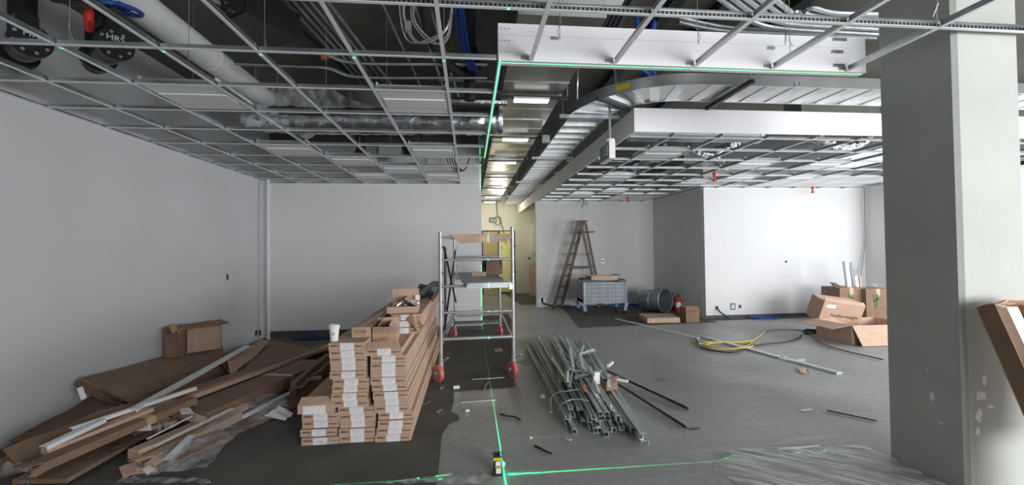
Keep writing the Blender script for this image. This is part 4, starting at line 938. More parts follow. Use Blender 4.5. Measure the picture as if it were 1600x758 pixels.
# standing panel with folded top
sp_ = thing('standing_carton', 'flattened brown carton standing upright against the left wall with a curled top flap', 'cardboard', atx(300, 540, -3.7))
a, b, c, d = atx(256, 560, -3.68), atx(347, 548, -3.68), atx(345, 499, -3.74), atx(254, 514, -3.74)
MB().sheet(a, b, c, d, .008, 8, 5, .02, 8).build('carton_body', 'card2', sp_)
a2, b2_, c2, d2 = atx(292, 552, -3.64), atx(343, 545, -3.64), atx(345, 502, -3.70), atx(294, 512, -3.70)
MB().sheet(a2, b2_, c2, d2, .006, 6, 4, .015, 9).build('side_panel', 'card', sp_)
MB().sheet(d, c, c+V((.10, .05, -.06)), d+V((.10, 0, -.05)), .006, 8, 3, .02, 10).build('top_flap', 'card2', sp_)
MB().sheet(atx(263, 510, -3.72), atx(280, 508, -3.72), atx(283, 520, -3.58), atx(270, 520, -3.58), .005, 5, 4, .03, 11).build('curled_flap', 'card3', sp_)
quad('card_sheet', 'wide brown cardboard sheet low against the left wall at the near end of the heap', [(4, 700, .20), (205, 628, .26), (262, 655, .10), (30, 738, .08)], 'card2', .008, .03, 14, 4, 3)
quad('card_sheet', 'dull brown sheet tucked under the torn end of the leaning carton', [(15, 694, .05), (118, 614, .12), (225, 640, .16), (170, 690, .12)], 'card2', .008, .03, 10, 4, 23)
quad('card_sheet', 'crumpled brown cardboard piece at the left edge of the frame', [(0, 715, .16), (90, 680, .16), (80, 725, .06), (0, 748, .04)], 'cardin', .008, .05, 8, 4, 4)
quad('card_sheet', 'brown cardboard sheet lying at the far end of the heap, below the corner post', [(335, 560, .10), (418, 531, .05), (505, 548, .02), (380, 610, .10)], 'card2', .008, .03, 12, 5, 5)
quad('card_sheet', 'pale torn cardboard beside the long white strip at the heap top', [(352, 556, .16), (405, 533, .10), (420, 536, .10), (360, 590, .14)], 'card3', .007, .03, 8, 3, 6)
gutter('long_carton', 'dark brown long carton along the top of the heap, behind the taped one', at(262, 632, .16), at(512, 544, .05), .16, .07, 'card2', False)
gutter('long_carton', 'long thin carton with bright tape bands lying across the middle of the heap', at(226, 649, .17), at(516, 543, .08), .10, .045, 'card', False)
tD = gutter('long_carton', 'broad flat-topped long carton mid heap with a label on its near end', at(296, 641, .17)-V((0, 0, .14)), at(492, 561, .15)-V((0, 0, .14)), .36, .13, 'card2', False)
MB().sheet(at(266, 630, .168), at(323, 652, .168), at(312, 664, .10), at(272, 650, .10), .006, 5, 3, .01, 4).build('end_flap', 'card', tD)
MB().sheet(at(278, 638, .19), at(297, 637, .19), at(303, 646, .185), at(284, 648, .18), .002, 2, 2, 0, 1).build('label', 'paper', tD)
gutter('long_carton', 'long carton in front of the broad one with a white strip along its edge', at(208, 718, .05), at(380, 640, .04), .10, .07, 'card', False)
gutter('long_carton', 'narrow orange-brown carton near the front edge of the heap, with an open dark end', at(234, 728, .02), at(372, 655, .02), .09, .075, 'card', True)
gutter('long_carton', 'long carton slanting down to the lower left corner, underneath the white angle', at(60, 735, .10), at(300, 630, .18), .13, .06, 'card2', True)
gutter('long_carton', 'long slim carton below the white angle, in the left part of the heap', at(70, 712, .14), at(235, 645, .20), .09, .05, 'card', False)
tK = gutter('long_carton', 'wide flattened carton at the front left of the heap with torn holes', at(62, 756, .03), at(232, 665, .06), .36, .03, 'card2', False)
for k, (x, y) in enumerate(((183, 697), (98, 738), (140, 712))):
    c = at(x, y, .093); MB().cyl(c-V((0, 0, .003)), c+V((0, 0, .0015)), .035-.006*k, 10).build('torn_hole', 'cardin', tK)
quad('card_sheet', 'flat cardboard strip at the very front of the heap beside the paper label', [(186, 733, .05), (232, 716, .06), (246, 735, .03), (192, 746, .03)], 'card', .007, .015, 6, 2, 12)
quad('card_sheet', 'flat cardboard strip half under the plastic film at the front of the heap', [(240, 712, .05), (345, 672, .05), (365, 685, .01), (255, 732, .01)], 'card2', .007, .02, 8, 2, 13)
tE = gutter('small_carton', 'short carton end with a white label in the middle of the heap', at(222, 678, .05), at(268, 666, .05), .13, .06, 'cardin', True, lab=False)
MB().sheet(at(213, 664, .155), at(236, 663, .155), at(237, 673, .125), at(214, 674, .125), .002, 2, 2, 0, 1).build('label', 'paper', tE)
quad('card_sheet', 'long cardboard flap running back beside the carton stack', [(452, 612, .14), (505, 580, .20), (520, 560, .20), (470, 605, .20)], 'card2', .008, .02, 10, 2, 14)
gutter('long_carton', 'dark long carton edge-on between the heap and the left carton stack', at(458, 622, .06), at(512, 572, .05), .06, .16, 'card2', False)
quad('card_sheet', 'brown sheet lying under the plastic between the heap and the left stack', [(330, 668, .012), (500, 592, .012), (520, 610, .012), (395, 668, .012)], 'card2', .006, .0, 6, 3, 15)
quad('card_sheet', 'dark sheet lying flat behind the left carton stack', [(430, 600, .015), (515, 560, .015), (530, 575, .015), (455, 615, .015)], 'cardin', .006, .0, 6, 3, 16)
# white and steel profiles in the heap
def prof(label, p, q, w, t, m='trim', name='white_profile', cat='profile', side=True):
    p, q = V(p), V(q); mb = MB().bar(p, q, w, t)
    if side:
        d = (q-p).normalized(); s = d.cross(V((0, 0, 1))).normalized(); mb.bar(p+s*w/2+V((0, 0, -.012)), q+s*w/2+V((0, 0, -.012)), t, .028)
    return tag(mb.build(name, m), label, cat)
prof('long pale strip lying diagonally up the heap towards the standing carton', at(206, 640, .27), at(386, 540, .20), .065, .008)
prof('long white angle along the middle left of the heap', at(110, 669, .27), at(305, 605, .27), .035, .006)
prof('white angle at the near left end of the heap, poking out of a carton', at(67, 698, .25), at(160, 655, .27), .055, .006)
prof('thin white strip beside the labelled short carton', at(230, 686, .13), at(300, 650, .16), .018, .006, side=False)
prof('white strip lying along the edge of the front carton', at(240, 697, .13), at(362, 638, .12), .035, .005, side=False)
prof('short white strip near the plastic film, middle of the heap', at(378, 650, .05), at(456, 612, .06), .028, .012)
prof('short white strip behind the left carton stack', at(464, 594, .16), at(502, 588, .16), .028, .012)
prof('shiny steel channel lying on the cardboard at the front of the heap', at(260, 719, .10), at(300, 680, .11), .055, .008, 'bright', 'steel_channel')
prof('dull steel profile at the lower left corner under the cardboard', at(40, 752, .05), at(80, 722, .09), .03, .01, 'stud', 'steel_channel')
pp = MB().sheet(at(221, 733, .075), at(234, 727, .075), at(242, 733, .06), at(230, 742, .06), .002, 4, 2, .004, 3)
tag(pp.build('paper_label', 'paper'), 'loose white paper label at the front of the cardboard heap', 'label')
pp = MB().sheet(at(414, 652, .03), at(435, 634, .10), at(458, 645, .06), at(446, 657, .02), .0015, 8, 6, .02, 5)
tag(pp.build('foam_sheet', 'paper'), 'curled white packing sheet on the carpet beside the left carton stack', 'packing')
# translucent film over the front of the heap
def film(name, label, outline, seed, amp=.03, m='film'):
    """outline: rows of picture points at given heights, near to far"""
    rn = random.Random(seed); mb = MB(); R = []
    for row in outline: R.append(spline([at(*p) for p in row], 5))
    k = len(R[0]); vs = []
    for i, r in enumerate(R):
        for p in r: vs.append(p+V((rn.uniform(-1, 1)*amp*.3, rn.uniform(-1, 1)*amp*.3, rn.uniform(0, amp))))
    fs = [(i*k+j, i*k+j+1, (i+1)*k+j+1, (i+1)*k+j) for i in range(len(R)-1) for j in range(k-1)]
    return tag(mb.add(vs, fs).build(name, m, smooth=True), label, 'plastic film')
film('plastic_film', 'crumpled clear plastic film along the front edge of the cardboard heap', [
  [(205, 752, .02), (255, 745, .02), (320, 735, .02), (352, 700, .02), (400, 668, .02), (455, 640, .02)],
  [(215, 738, .05), (262, 728, .07), (318, 712, .05), (345, 685, .06), (392, 652, .06), (445, 622, .05)],
  [(235, 722, .09), (275, 712, .07), (312, 695, .08), (338, 672, .09), (380, 640, .08), (430, 610, .05)],
  [(262, 708, .10), (290, 697, .10), (315, 680, .10), (335, 660, .11), (372, 628, .08), (415, 600, .05)]], 3, .04)
film('plastic_film', 'small bunch of clear plastic between the cartons in the middle of the heap', [
  [(232, 680, .07), (250, 675, .08), (275, 668, .07)], [(238, 660, .13), (255, 658, .14), (272, 652, .13)]], 5, .05)
film('plastic_film', 'grey plastic scrap at the lower left corner of the heap', [
  [(0, 748, .06), (25, 742, .08), (60, 745, .07)], [(5, 730, .12), (30, 728, .12), (55, 728, .10)]], 6, .04)
film('plastic_film', 'clear plastic bag tucked behind the left carton stack', [
  [(485, 622, .03), (500, 616, .05), (515, 610, .03)], [(490, 607, .08), (505, 600, .10), (516, 594, .08)]], 7, .05)

# ================================================================== STEEL STUD HEAP
def stud(label, p, q, w=.042, h=.042, roll=0., kind=0, group='long steel studs in the heap', m='stud', name='steel_stud'):
    p, q = V(p), V(q); d = (q-p); L = d.length; d.normalize()
    s = d.cross(V((0, 0, 1))).normalized(); u = s.cross(d); cr, sr = math.cos(roll), math.sin(roll); s, u = s*cr+u*sr, u*cr-s*sr
    t = .003; W, H = w/2, h/2
    if kind == 0: sec = [(-W, -H), (W, -H), (W, H), (W*.45, H), (W*.45, H-t), (W-t, H-t), (W-t, -H+t), (-W+t, -H+t), (-W+t, H-t), (-W*.45, H-t), (-W*.45, H), (-W, H)]  # lipped channel
    elif kind == 1: sec = [(-W, -H), (W, -H), (W, H), (W-t, H), (W-t, -H+t), (-W+t, -H+t), (-W+t, H), (-W, H)]   # plain channel
    else: sec = [(-W, -H), (W, -H), (W, -H+t), (-W+t, -H+t), (-W+t, H), (-W, H)]                                  # angle
    n = len(sec); vs = [p+s*a+u*b for a, b in sec]+[q+s*a+u*b for a, b in sec]
    fs = [(i, (i+1) % n, n+(i+1) % n, n+i) for i in range(n)]
    # end faces as small quads round the profile wall
    if kind == 0: ends = [(0, 1, 6, 7), (1, 2, 5, 6), (2, 3, 4, 5), (0, 7, 8, 11), (8, 9, 10, 11)]
    elif kind == 1: ends = [(0, 1, 4, 5), (1, 2, 3, 4), (0, 5, 6, 7)]
    else: ends = [(0, 1, 2, 3), (0, 3, 4, 5)]
    fs += ends+[tuple(i+n for i in e) for e in ends]
    return tag(MB().add(vs, fs).build(name, m), label, 'metal stud', group)
SG = 'long galvanised steel stud in the %s of the stud heap, %s from the left'
NUM = ['first', 'second', 'third', 'fourth', 'fifth', 'sixth', 'seventh', 'eighth', 'ninth', 'tenth', 'eleventh', 'twelfth', 'thirteenth']
HS = .045
def far_near(far, near, z): return at(*far, z), at(*near, z)
lay = [('bottom layer', .024, [((826, 545), (888, 668)), ((833, 541), (898, 672)), ((842, 537), (912, 664)), ((850, 535), (924, 670)), ((858, 535), (930, 672)), ((866, 534), (938, 674)), ((873, 534), (946, 676)), ((880, 534), (953, 672)), ((888, 534), (960, 670)), ((896, 536), (966, 667))]),
       ('second layer', .070, [((822, 537), (886, 655)), ((830, 533), (896, 650)), ((841, 526), (909, 648)), ((851, 527), (922, 660)), ((859, 528), (934, 660)), ((868, 530), (942, 656)), ((876, 530), (950, 655)), ((885, 531), (958, 655)), ((893, 533), (966, 656))]),
       ('right group', .05, [((900, 533), (972, 668)), ((905, 534), (978, 664)), ((893, 534), (969, 662)), ((910, 538), (984, 668)), ((899, 536), (975, 660)), ((915, 545), (990, 672))]),
       ('top layer', .116, [((834, 529), (891, 640)), ((846, 522), (905, 636)), ((856, 524), (928, 650)), ((866, 527), (938, 648)), ((874, 526), (949, 646)), ((883, 528), (957, 645)), ((889, 530), (967, 652))])]
rn = random.Random(12)
for nm, z, ls in lay:
    for i, (f, n) in enumerate(ls):
        j = lambda s: rn.uniform(-s, s)
        p, q = at(f[0]+j(1.5), f[1]+j(3), z+.001*(i % 3)), at(n[0]+j(1.5), n[1]+j(4), z+.001*(i % 3))
        stud(SG % (nm, NUM[i]), q, p, .043, .040, rn.choice((0, PI/2, PI, 0)), 0 if rn.random() < .7 else 1)
for i, (f, n, z, w, lb) in enumerate([
   ((908, 532), (985, 655), .05, .05, 'wide steel track on the right side of the stud heap, nearest the bundle'),
   ((918, 560), (1008, 692), .03, .06, 'longest steel track sliding off the front right of the stud heap'),
   ((930, 575), (1002, 682), .07, .05, 'bright steel track lying against the longest one at the front right'),
   ((945, 580), (1006, 680), .025, .04, 'dark edged steel track at the front right of the stud heap')]):
    stud(lb, at(*n, z), at(*f, z), w, .03, (0, PI, PI/2, PI)[i], 1, 'steel tracks at the right of the stud heap', 'stud' if i != 2 else 'bright')
stud('thin dark steel strip reaching out right from the stud heap, the nearer of two', at(1073, 667, .02), at(935, 580, .06), .026, .026, 0, 2, 'thin strips reaching right from the stud heap', 'dark')
stud('thin dark steel strip reaching out right from the stud heap, the farther of two', at(1076, 638, .02), at(940, 575, .06), .026, .026, 0, 2, 'thin strips reaching right from the stud heap', 'dark')
stud('steel stud sticking out at the far right top of the heap', at(950, 590, .14), at(915, 530, .12), .04, .035, PI, 1, None)
off = [((884, 528), (902, 563)), ((911, 540), (900, 565)), ((907, 553), (930, 547)), ((907, 557), (911, 578)), ((885, 567), (904, 577)), ((895, 580), (921, 580)), ((899, 590), (922, 586)), ((921, 575), (934, 614)), ((894, 576), (890, 607)), ((887, 578), (886, 596)), ((875, 548), (892, 580)), ((890, 545), (895, 575)), ((870, 540), (890, 562)), ((905, 570), (925, 590)), ((862, 560), (880, 590))]
for i, (a, b) in enumerate(off):
    z = .185+.014*(i % 4)
    stud('short steel offcut on top of the stud heap, %s of fifteen from back' % (NUM+['fourteenth', 'fifteenth'])[i], at(*b, z+.01), at(*a, z-.005), .036, .03, rn.uniform(0, 3), 1, 'short offcuts on top of the stud heap', 'bright' if i % 2 else 'stud')
bx_ = thing('small_carton', 'small white carton standing on top of the stud heap', 'box', at(932, 600, .17))
c = at(932, 598, .17); MB().box(c.x-.028, c.x+.028, c.y-.03, c.y+.03, .165, .285).build('carton_body', 'trim', bx_)
MB().sheet((c.x+.028, c.y-.03, .285), (c.x+.028, c.y+.03, .285), (c.x+.06, c.y+.03, .30), (c.x+.06, c.y-.03, .30), .003, 2, 2, .003, 1).build('flap', 'trim', bx_)
c = at(952, 600, .15)
o = open_box('small_carton', 'torn brown carton on the right of the stud heap under a white strip', (c.x, c.y, .10), .3, .14, .10, .09, 'card2', (1, 0, 0, 1), (1., 0, 0, .5), fl=.07)
prof('white strip poking out from the torn carton on the stud heap', at(953, 590, .21), at(981, 596, .20), .035, .02, 'trim', side=False)
prof('white metal clip standing on the right of the stud heap', at(952, 604, .2), at(951, 585, .24), .03, .006, 'trim', 'metal_clip', 'clip', side=False)
prof('short white block lying behind the stud heap on its right', at(950, 572, .10), at(957, 566, .10), .03, .03, 'trim', 'white_block', 'block', side=False)
pw = MB(); pw.tube(spline([at(862, 640, .02), at(861, 622, .12), at(872, 613, .19), at(888, 611, .2), at(905, 608, .19)], 6), .004, 5)
tag(pw.build('tie_wire', 'bright', smooth=True), 'loop of tie wire round the left side of the stud heap', 'wire')
pw = MB(); pw.tube(spline([at(870, 645, .02), at(880, 630, .16), at(897, 624, .2), at(920, 626, .2)], 6), .004, 5)
tag(pw.build('tie_wire', 'bright', smooth=True), 'loop of tie wire over the middle of the stud heap', 'wire')
pw = MB(); pw.tube(spline([at(932, 623, .16), at(948, 627, .18), at(955, 636, .15), at(954, 648, .06)], 6), .004, 5)
tag(pw.build('tie_wire', 'bright', smooth=True), 'loop of tie wire round the right side of the stud heap', 'wire')
tag(MB().tube(spline([at(872, 586, .17), at(876, 590, .18), at(874, 597, .18), at(882, 592, .18)], 5), .008, 5).build('cord_scrap', 'yellow', smooth=True), 'scrap of yellow cord on the stud heap', 'cord')
quad('card_sheet', 'yellowish torn card scrap lying among the studs', [(905, 600, .17), (918, 602, .17), (922, 614, .165), (912, 612, .165)], 'card3', .004, .01, 4, 2, 5)

# ================================================================== LASER LEVEL
LX, LY = .2245, 2.985
lv = thing('laser_level', 'small black and yellow laser level throwing green lines, on the floor in front', 'laser level', (.185, 3.01, 0))
MB().hexa([(.148, 2.975, 0), (.212, 2.975, 0), (.212, 3.045, 0), (.148, 3.045, 0), (.158, 2.985, .115), (.206, 2.985, .115), (.206, 3.04, .115), (.158, 3.04, .115)]).build('body', 'black', lv)
MB().box(.150, .212, 2.972, 3.045, .108, .126).build('top_guard', 'yellowl', lv)
MB().box(.152, .210, 2.975, 3.042, .1262, .135).build('cap', 'dark', lv)
MB().cyl((.2, 3.0, .135), (.2, 3.0, .152), .016, 14).build('laser_head', 'dark', lv)
MB().box(.166, .202, 2.9745, 2.978, .07, .100).build('keypad', 'paper', lv)
MB().box(.162, .206, 2.973, 2.978, .058, .066).build('stripe', 'yellowl', lv)
MB().box(.168, .203, 2.9715, 2.976, .018, .054).build('label', 'paper', lv)
MB().lathe([(0, -.006), (.010, -.006), (.012, 0), (.010, .007), (0, .009)], 14, c=(.221, 2.985, .075), ax=(1, -.4, 0)).build('laser_window', 'laser', lv, smooth=True)
def laser(name, loc, axis, power, eps):
    l = bpy.data.lights.new(name, 'POINT'); l.shadow_soft_size = 0; l.energy = power; l.color = (.0, 1., .22); l.use_nodes = True
    t = l.node_tree; N, L = t.nodes, t.links; em = N['Emission']
    tc = N.new('ShaderNodeTexCoord'); sx = N.new('ShaderNodeSeparateXYZ'); L.new(tc.outputs['Normal'], sx.inputs[0])
    ab = N.new('ShaderNodeMath'); ab.operation = 'ABSOLUTE'; L.new(sx.outputs[axis], ab.inputs[0])
    lt = N.new('ShaderNodeMath'); lt.operation = 'LESS_THAN'; L.new(ab.outputs[0], lt.inputs[0]); lt.inputs[1].default_value = eps
    L.new(lt.outputs[0], em.inputs['Strength'])
    o = bpy.data.objects.new(name, l); COL.objects.link(o); o.location = loc; return o
laser('laser_line', (.2275, 2.99, .165), 0, 1100, .0020)
laser('laser_line', (.2275, 2.985, .165), 1, 750, .0020)

# ================================================================== FLOOR CLUTTER
def ridged(label, x0, x1, y0, y1, seed, inside, nx=150, ny=54, amp=.022):
    rn = random.Random(seed); ph = [(rn.uniform(14, 75), rn.uniform(0, 6.3), rn.uniform(-.25, .25), rn.uniform(.5, 1.)) for _ in range(7)]
    vs = []; fs = []; idx = {}
    for j in range(ny+1):
        for i in range(nx+1):
            x = x0+(x1-x0)*i/nx; y = y0+(y1-y0)*j/ny; e = inside(x, y)
            if e <= 0: continue
            d = x*.62+y*.78+.05*math.sin(3*y+2*x); z = 0
            for f, p, k, a in ph: z += a*(1-abs(math.sin(f*d*.5+p+k*9*(y-x))))**2
            idx[i, j] = len(vs); vs.append((x+rn.uniform(-.002, .002), y, .004+min(1, e*9)*amp*z*.55))
    for j in range(ny):
        for i in range(nx):
            q = [idx.get(k) for k in ((i, j), (i+1, j), (i+1, j+1), (i, j+1))]
            if None not in q: fs.append(tuple(q))
    return tag(MB().add(vs, fs).build('plastic_sheet', 'dusty', smooth=True), label, 'plastic sheet')
def _in(x, y):
    top = 3.12-.03*math.sin(5*x)-max(0, x-3.0)*.9; left = 1.62+.25*(y-2.4)+.05*math.sin(17*y)
    e = min(top-y, x-left, y-2.2, 3.35-x)
    if 3.06 < x and y > 2.36: e = min(e, 3.06-x)
    return e
ridged('crinkled dusty plastic sheet on the floor at the foot of the column', 1.5, 3.35, 2.2, 3.16, 8, _in)
film('plastic_film', 'clear plastic film on the floor in front of the laser level', [
  [(560, 758, .004), (640, 757, .004), (720, 757, .004), (770, 757, .004)],
  [(600, 755, .02), (660, 750, .02), (720, 747, .02), (765, 746, .02)],
  [(640, 751, .004), (680, 746, .004), (725, 740, .004), (760, 741, .004)]], 9, .02)
film('plastic_film', 'clear plastic film in the lower left foreground before the heap', [
  [(180, 758, .01), (260, 757, .01), (330, 756, .01)], [(190, 748, .02), (265, 748, .02), (325, 749, .02)]], 10, .02)
prof('thin bright strip at the far edge of the crinkled plastic sheet', at(1215, 702, .012), at(1280, 697, .012), .012, .01, 'bright', 'metal_strip', 'strip', side=False)
ts = prof('long pale ceiling strip lying diagonally across the floor from the far carton', at(962, 498, .012), at(1092, 528, .012), .04, .012, 'trim', 'ceiling_strip', 'strip')
prof('long grey steel track lying diagonally across the floor past the yellow cord', at(1090, 524, .015), at(1312, 583, .015), .085, .02, 'stud', 'steel_track', 'track')
quad('paper_scrap', 'crumpled white paper scrap on the long grey steel track', [(1216, 560, .03), (1224, 554, .08), (1229, 558, .06), (1227, 562, .03)], 'paper', .003, .02, 4, 3, 3, 'paper')
quad('paper_scrap', 'flat white paper scrap behind the long grey steel track', [(1243, 562, .01), (1256, 561, .01), (1258, 564, .01), (1246, 565, .01)], 'paper', .003, .004, 4, 3, 4, 'paper')
quad('card_scrap', 'brown cardboard scrap on the floor joint near the steel track', [(1247, 575, .012), (1262, 576, .012), (1265, 583, .012), (1250, 583, .012)], 'card', .005, .008, 4, 3, 5, 'cardboard')
yc = MB(); rn = random.Random(15); pts = []
for k in range(17):
    a = k*1.3; rr = rn.uniform(.5, 1); c = at(1130, 540, .02); pts.append((c.x+.42*rr*math.cos(a)+(.25 if k % 5 == 0 else 0), c.y+.30*rr*math.sin(a), rn.uniform(.010, .03)))
pts += [at(1168, 533, .02), at(1185, 526, .02), at(1196, 518, .02)]
tag(yc.tube(spline(pts, 6), .0085, 6).build('extension_cord', 'yellow', smooth=True), 'tangled yellow extension cord on the floor beside the long steel track', 'cord')
tag(MB().tube(spline([at(1086, 528, .02), at(1095, 542, .02), at(1120, 549, .02), at(1150, 550, .02), at(1178, 540, .02), at(1230, 534, .02), at(1248, 528, .02), at(1252, 523, .02)], 6), .011, 6).build('extension_cord', 'rubber', smooth=True), 'grey cord running from the yellow tangle towards the open carton', 'cord')
tag(MB().tube(spline([at(1196, 518, .02), at(1215, 515, .02), at(1250, 516, .02), at(1265, 521, .02), at(1276, 530, .02), at(1300, 543, .02), at(1380, 562, .02)], 6), .009, 6).build('extension_cord', 'wood', smooth=True), 'thin brown cord looping across the floor to the open carton', 'cord')
scribble('cable_coil', (at(1275, 522).x, at(1275, 522).y), .28, .16, 22, 'rubber', 'small coil of black cord beside the open carton flap', .012, 17, 'cord')
def bit(x, y, label, m, sx, sy, sz, rz, name='debris', cat='debris', z=.008):
    p = at(x, y, z); d = V((math.cos(rz), math.sin(rz), 0))*sx/2
    return tag(MB().bar(p-d, p+d, sy, sz, off=sz/2).build(name, m), label, cat)
tag(MB().tube([at(782, 647, .01), at(792, 650, .012), at(803, 651, .014), at(813, 656, .01)], [.009, .006, .008, .007], 6).build('rubber_scrap', 'rubber'), 'black rubber scrap on the floor beside the laser line', 'debris')
tag(MB().tube([at(836, 697, .01), at(845, 701, .012), at(854, 706, .01), at(862, 709, .01)], [.009, .008, .007, .006], 6).build('rubber_scrap', 'rubber'), 'black rubber scrap on the floor between the laser level and the studs', 'debris')
bit(713, 607, 'bright metal clip on the carpet between the scaffold wheels', 'bright', .07, .04, .03, .2, 'metal_clip', 'clip')
bit(730, 643, 'bright metal clip on the grey floor near the carpet edge', 'bright', .04, .03, .02, .3, 'metal_clip', 'clip')
bit(848, 622, 'white plastic fitting left of the stud heap', 'trim', .045, .04, .03, .1, 'plastic_fitting', 'fitting')
bit(690, 608, 'crumpled foil scrap on the carpet beside the left scaffold wheel', 'foil', .06, .03, .02, .6)
bit(686, 645, 'foil scrap on the carpet near the torn carpet edge', 'foil', .09, .04, .015, 1.1)
bit(829, 685, 'small white crumb on the floor right of the laser line', 'paper', .02, .02, .012, .5)
bit(861, 645, 'white crumb on the floor left of the stud heap end', 'paper', .025, .02, .015, .5)
bit(888, 687, 'grey paper scrap on the floor before the stud heap', 'dust', .05, .03, .006, 2.3)
bit(1260, 641, 'white streak of a broken strip on the floor left of the column', 'trim', .12, .02, .006, .05, 'strip_scrap')
bit(1330, 650, 'thin dark rod on the floor left of the column', 'dark', .36, .012, .01, -.9, 'metal_rod', 'rod')
bit(1040, 593, 'thin pale offcut on the floor right of the stud heap', 'galv', .16, .02, .01, -.4, 'metal_offcut', 'offcut')
bit(1085, 671, 'thin dark offcut at the end of the nearer steel strip', 'dark', .10, .012, .008, .1, 'metal_offcut', 'offcut')
prof('thin bright metal rod on the grey floor before the scaffold', at(720, 629, .01), at(775, 625, .01), .012, .006, 'bright', 'metal_rod', 'rod', side=False)
prof('thin pale rod lying on the carpet between the scaffold wheels', at(738, 593, .01), at(788, 590, .01), .010, .006, 'bright', 'metal_rod', 'rod', side=False)
tag(MB().tube(spline([at(755, 612, .012), at(757, 607, .014), at(759, 602, .012), at(763, 598, .012)], 5), .006, 5).build('cord_scrap', 'yellow', smooth=True), 'scrap of yellow cord on the carpet under the scaffold', 'cord')
tag(MB().tube(spline([at(660, 631, .012), at(668, 630, .012), at(672, 626, .012)], 5), .004, 5).build('wire_scrap', 'wire', smooth=True), 'bent scrap of pale wire on the carpet right of the carton stack', 'wire')
quad('card_scrap', 'brown card scrap on the carpet under the back of the scaffold', [(771, 546, .012), (784, 544, .012), (786, 549, .012), (774, 550, .012)], 'card3', .004, .004, 3, 2, 7, 'cardboard')
quad('dust_patch', 'ring of plaster dust on the floor right of the scaffold', [(808, 566, .002), (826, 558, .002), (836, 566, .002), (822, 572, .002)], 'dust', .001, 0, 3, 3, 8, 'dust')

# ================================================================== FAR RIGHT: LADDER, CART, BIN, CARTONS
ld = thing('stepladder', 'brown wooden stepladder standing open against the far wall', 'ladder', (2.9, 11.2, 0))
ap1, ap2 = aty(904, 347, 10.95), aty(911, 346, 11.35)
def feet(x, y): return at(x, y, .012)
f1, f2 = feet(864.5, 482), feet(877, 481); g1, g2 = V((3.42, 11.05, .012)), V((3.62, 11.42, .012))
for n, a, b, w in (('front_rail', ap1, f1, .085), ('front_rail', ap2, f2, .085), ('rear_rail', ap1+V((.06, 0, -.02)), g1, .06), ('rear_rail', ap2+V((.06, 0, -.02)), g2, .06)):
    MB().bar(a, b, .035, w, (1, 0, .3)).build(n, 'wood', ld)
for k in range(1, 8):
    s = k/8.; a, b = f1.lerp(ap1, s), f2.lerp(ap2, s)
    MB().bar(a, b, .085, .026).build('step', 'wood', ld)
for s in (.3, .62): MB().bar(g1.lerp(ap1, s), g2.lerp(ap2, s), .03, .03).build('rear_brace', 'wood', ld)
cp_ = (ap1+ap2)/2; MB().bar(ap1+V((.03, -.03, .01)), ap2+V((.03, .03, .01)), .20, .035).build('top_cap', 'cardin', ld)
a = aty(905, 362, 11.0); MB().box(a.x, a.x+.42, 10.98, 11.30, a.z-.02, a.z+.01).build('paint_shelf', 'wood', ld)
for p, q in ((f1.lerp(ap1, .48), g1.lerp(ap1, .47)), (f2.lerp(ap2, .48), g2.lerp(ap2, .47))):
    m_ = (p+q)/2+V((0, 0, -.03)); MB().bar(p, m_, .012, .03).bar(m_, q, .012, .03).build('spreader', 'dark', ld)
for p in (f1, f2): MB().bar(p-V((0, 0, .01)), p+V((.02, 0, .05)), .05, .09, (1, 0, .3)).build('foot', 'rubber', ld)
# pale stripe on the wall behind the ladder
st = aty(911, 316, 11.598); tag(MB().box(st.x-.03, st.x+.03, 11.585, 11.599, .02, 2.9).build('corner_bead', 'wall2'), 'pale cream vertical strip on the far wall behind the stepladder', 'trim strip')
# cart with moulded panel
kt = thing('platform_cart', 'grey moulded service cart with latticed front standing before the stepladder', 'cart', (3.2, 10.2, 0))
cx0, cx1, cy0, cy1 = 2.70, 3.74, 9.92, 10.55
MB().box(cx0, cx1, cy0+.02, cy1, .30, .36).build('lower_tray', 'resin', kt)
MB().box(cx0+.02, cx1-.02, cy0+.012, cy0+.022, .28, .78).build('front_panel', 'resin', kt)
MB().box(cx0+.02, cx1-.02, cy1-.022, cy1-.012, .28, .78).build('back_panel', 'resin', kt)
for x in (cx0, cx1-.015): MB().box(x, x+.015, cy0+.02, cy1-.02, .28, .78).build('side_panel', 'resin', kt)
rb = MB()
for k in range(6): rb.box(cx0+.02+k*.196, cx0+.04+k*.196, cy0, cy0+.012, .28, .78)
for k in range(6): rb.box(cx0+.0205, cx1-.0205, cy0+.001, cy0+.012, .28+k*.096, .296+k*.096)
rb.build('panel_ribs', 'resin2', kt)['kind'] = 'stuff'
for x in (cx0, cx1): MB().tube([(x, cy0, .10), (x, cy0, .79), (x, cy0+.06, .82), (x, cy1-.06, .82), (x, cy1, .79), (x, cy1, .10)], .022, 8).build('end_frame', 'tin', kt, smooth=True)
for x in (cx0+.04, cx1-.04):
    for y in (cy0, cy1):
        s = .05 if x < 3 else -.05
        MB().hexa([(x-.03, y-.02, .09), (x+.03, y-.02, .09), (x+.03, y+.02, .09), (x-.03, y+.02, .09), (x-s-.05, y-.02, .28), (x-s+.05, y-.02, .28), (x-s+.05, y+.02, .28), (x-s-.05, y+.02, .28)]).build('leg', 'resin', kt)
        MB().cyl((x-.02, y, .055), (x+.02, y, .055), .047, 14).build('caster', 'rubber', kt, smooth=True)
o = open_box('carton', 'open brown carton resting on top of the grey cart', (3.23, 10.2, .83), .03, .66, .42, .10, 'card', (0, 0, 1, 1), (0, 1.2, .1, .1), fl=.12)
tag(MB().box(2.70, 2.95, 10.0, 10.4, .835, .87).build('tray', 'rubber'), 'black tray on the left end of the grey cart', 'tray')
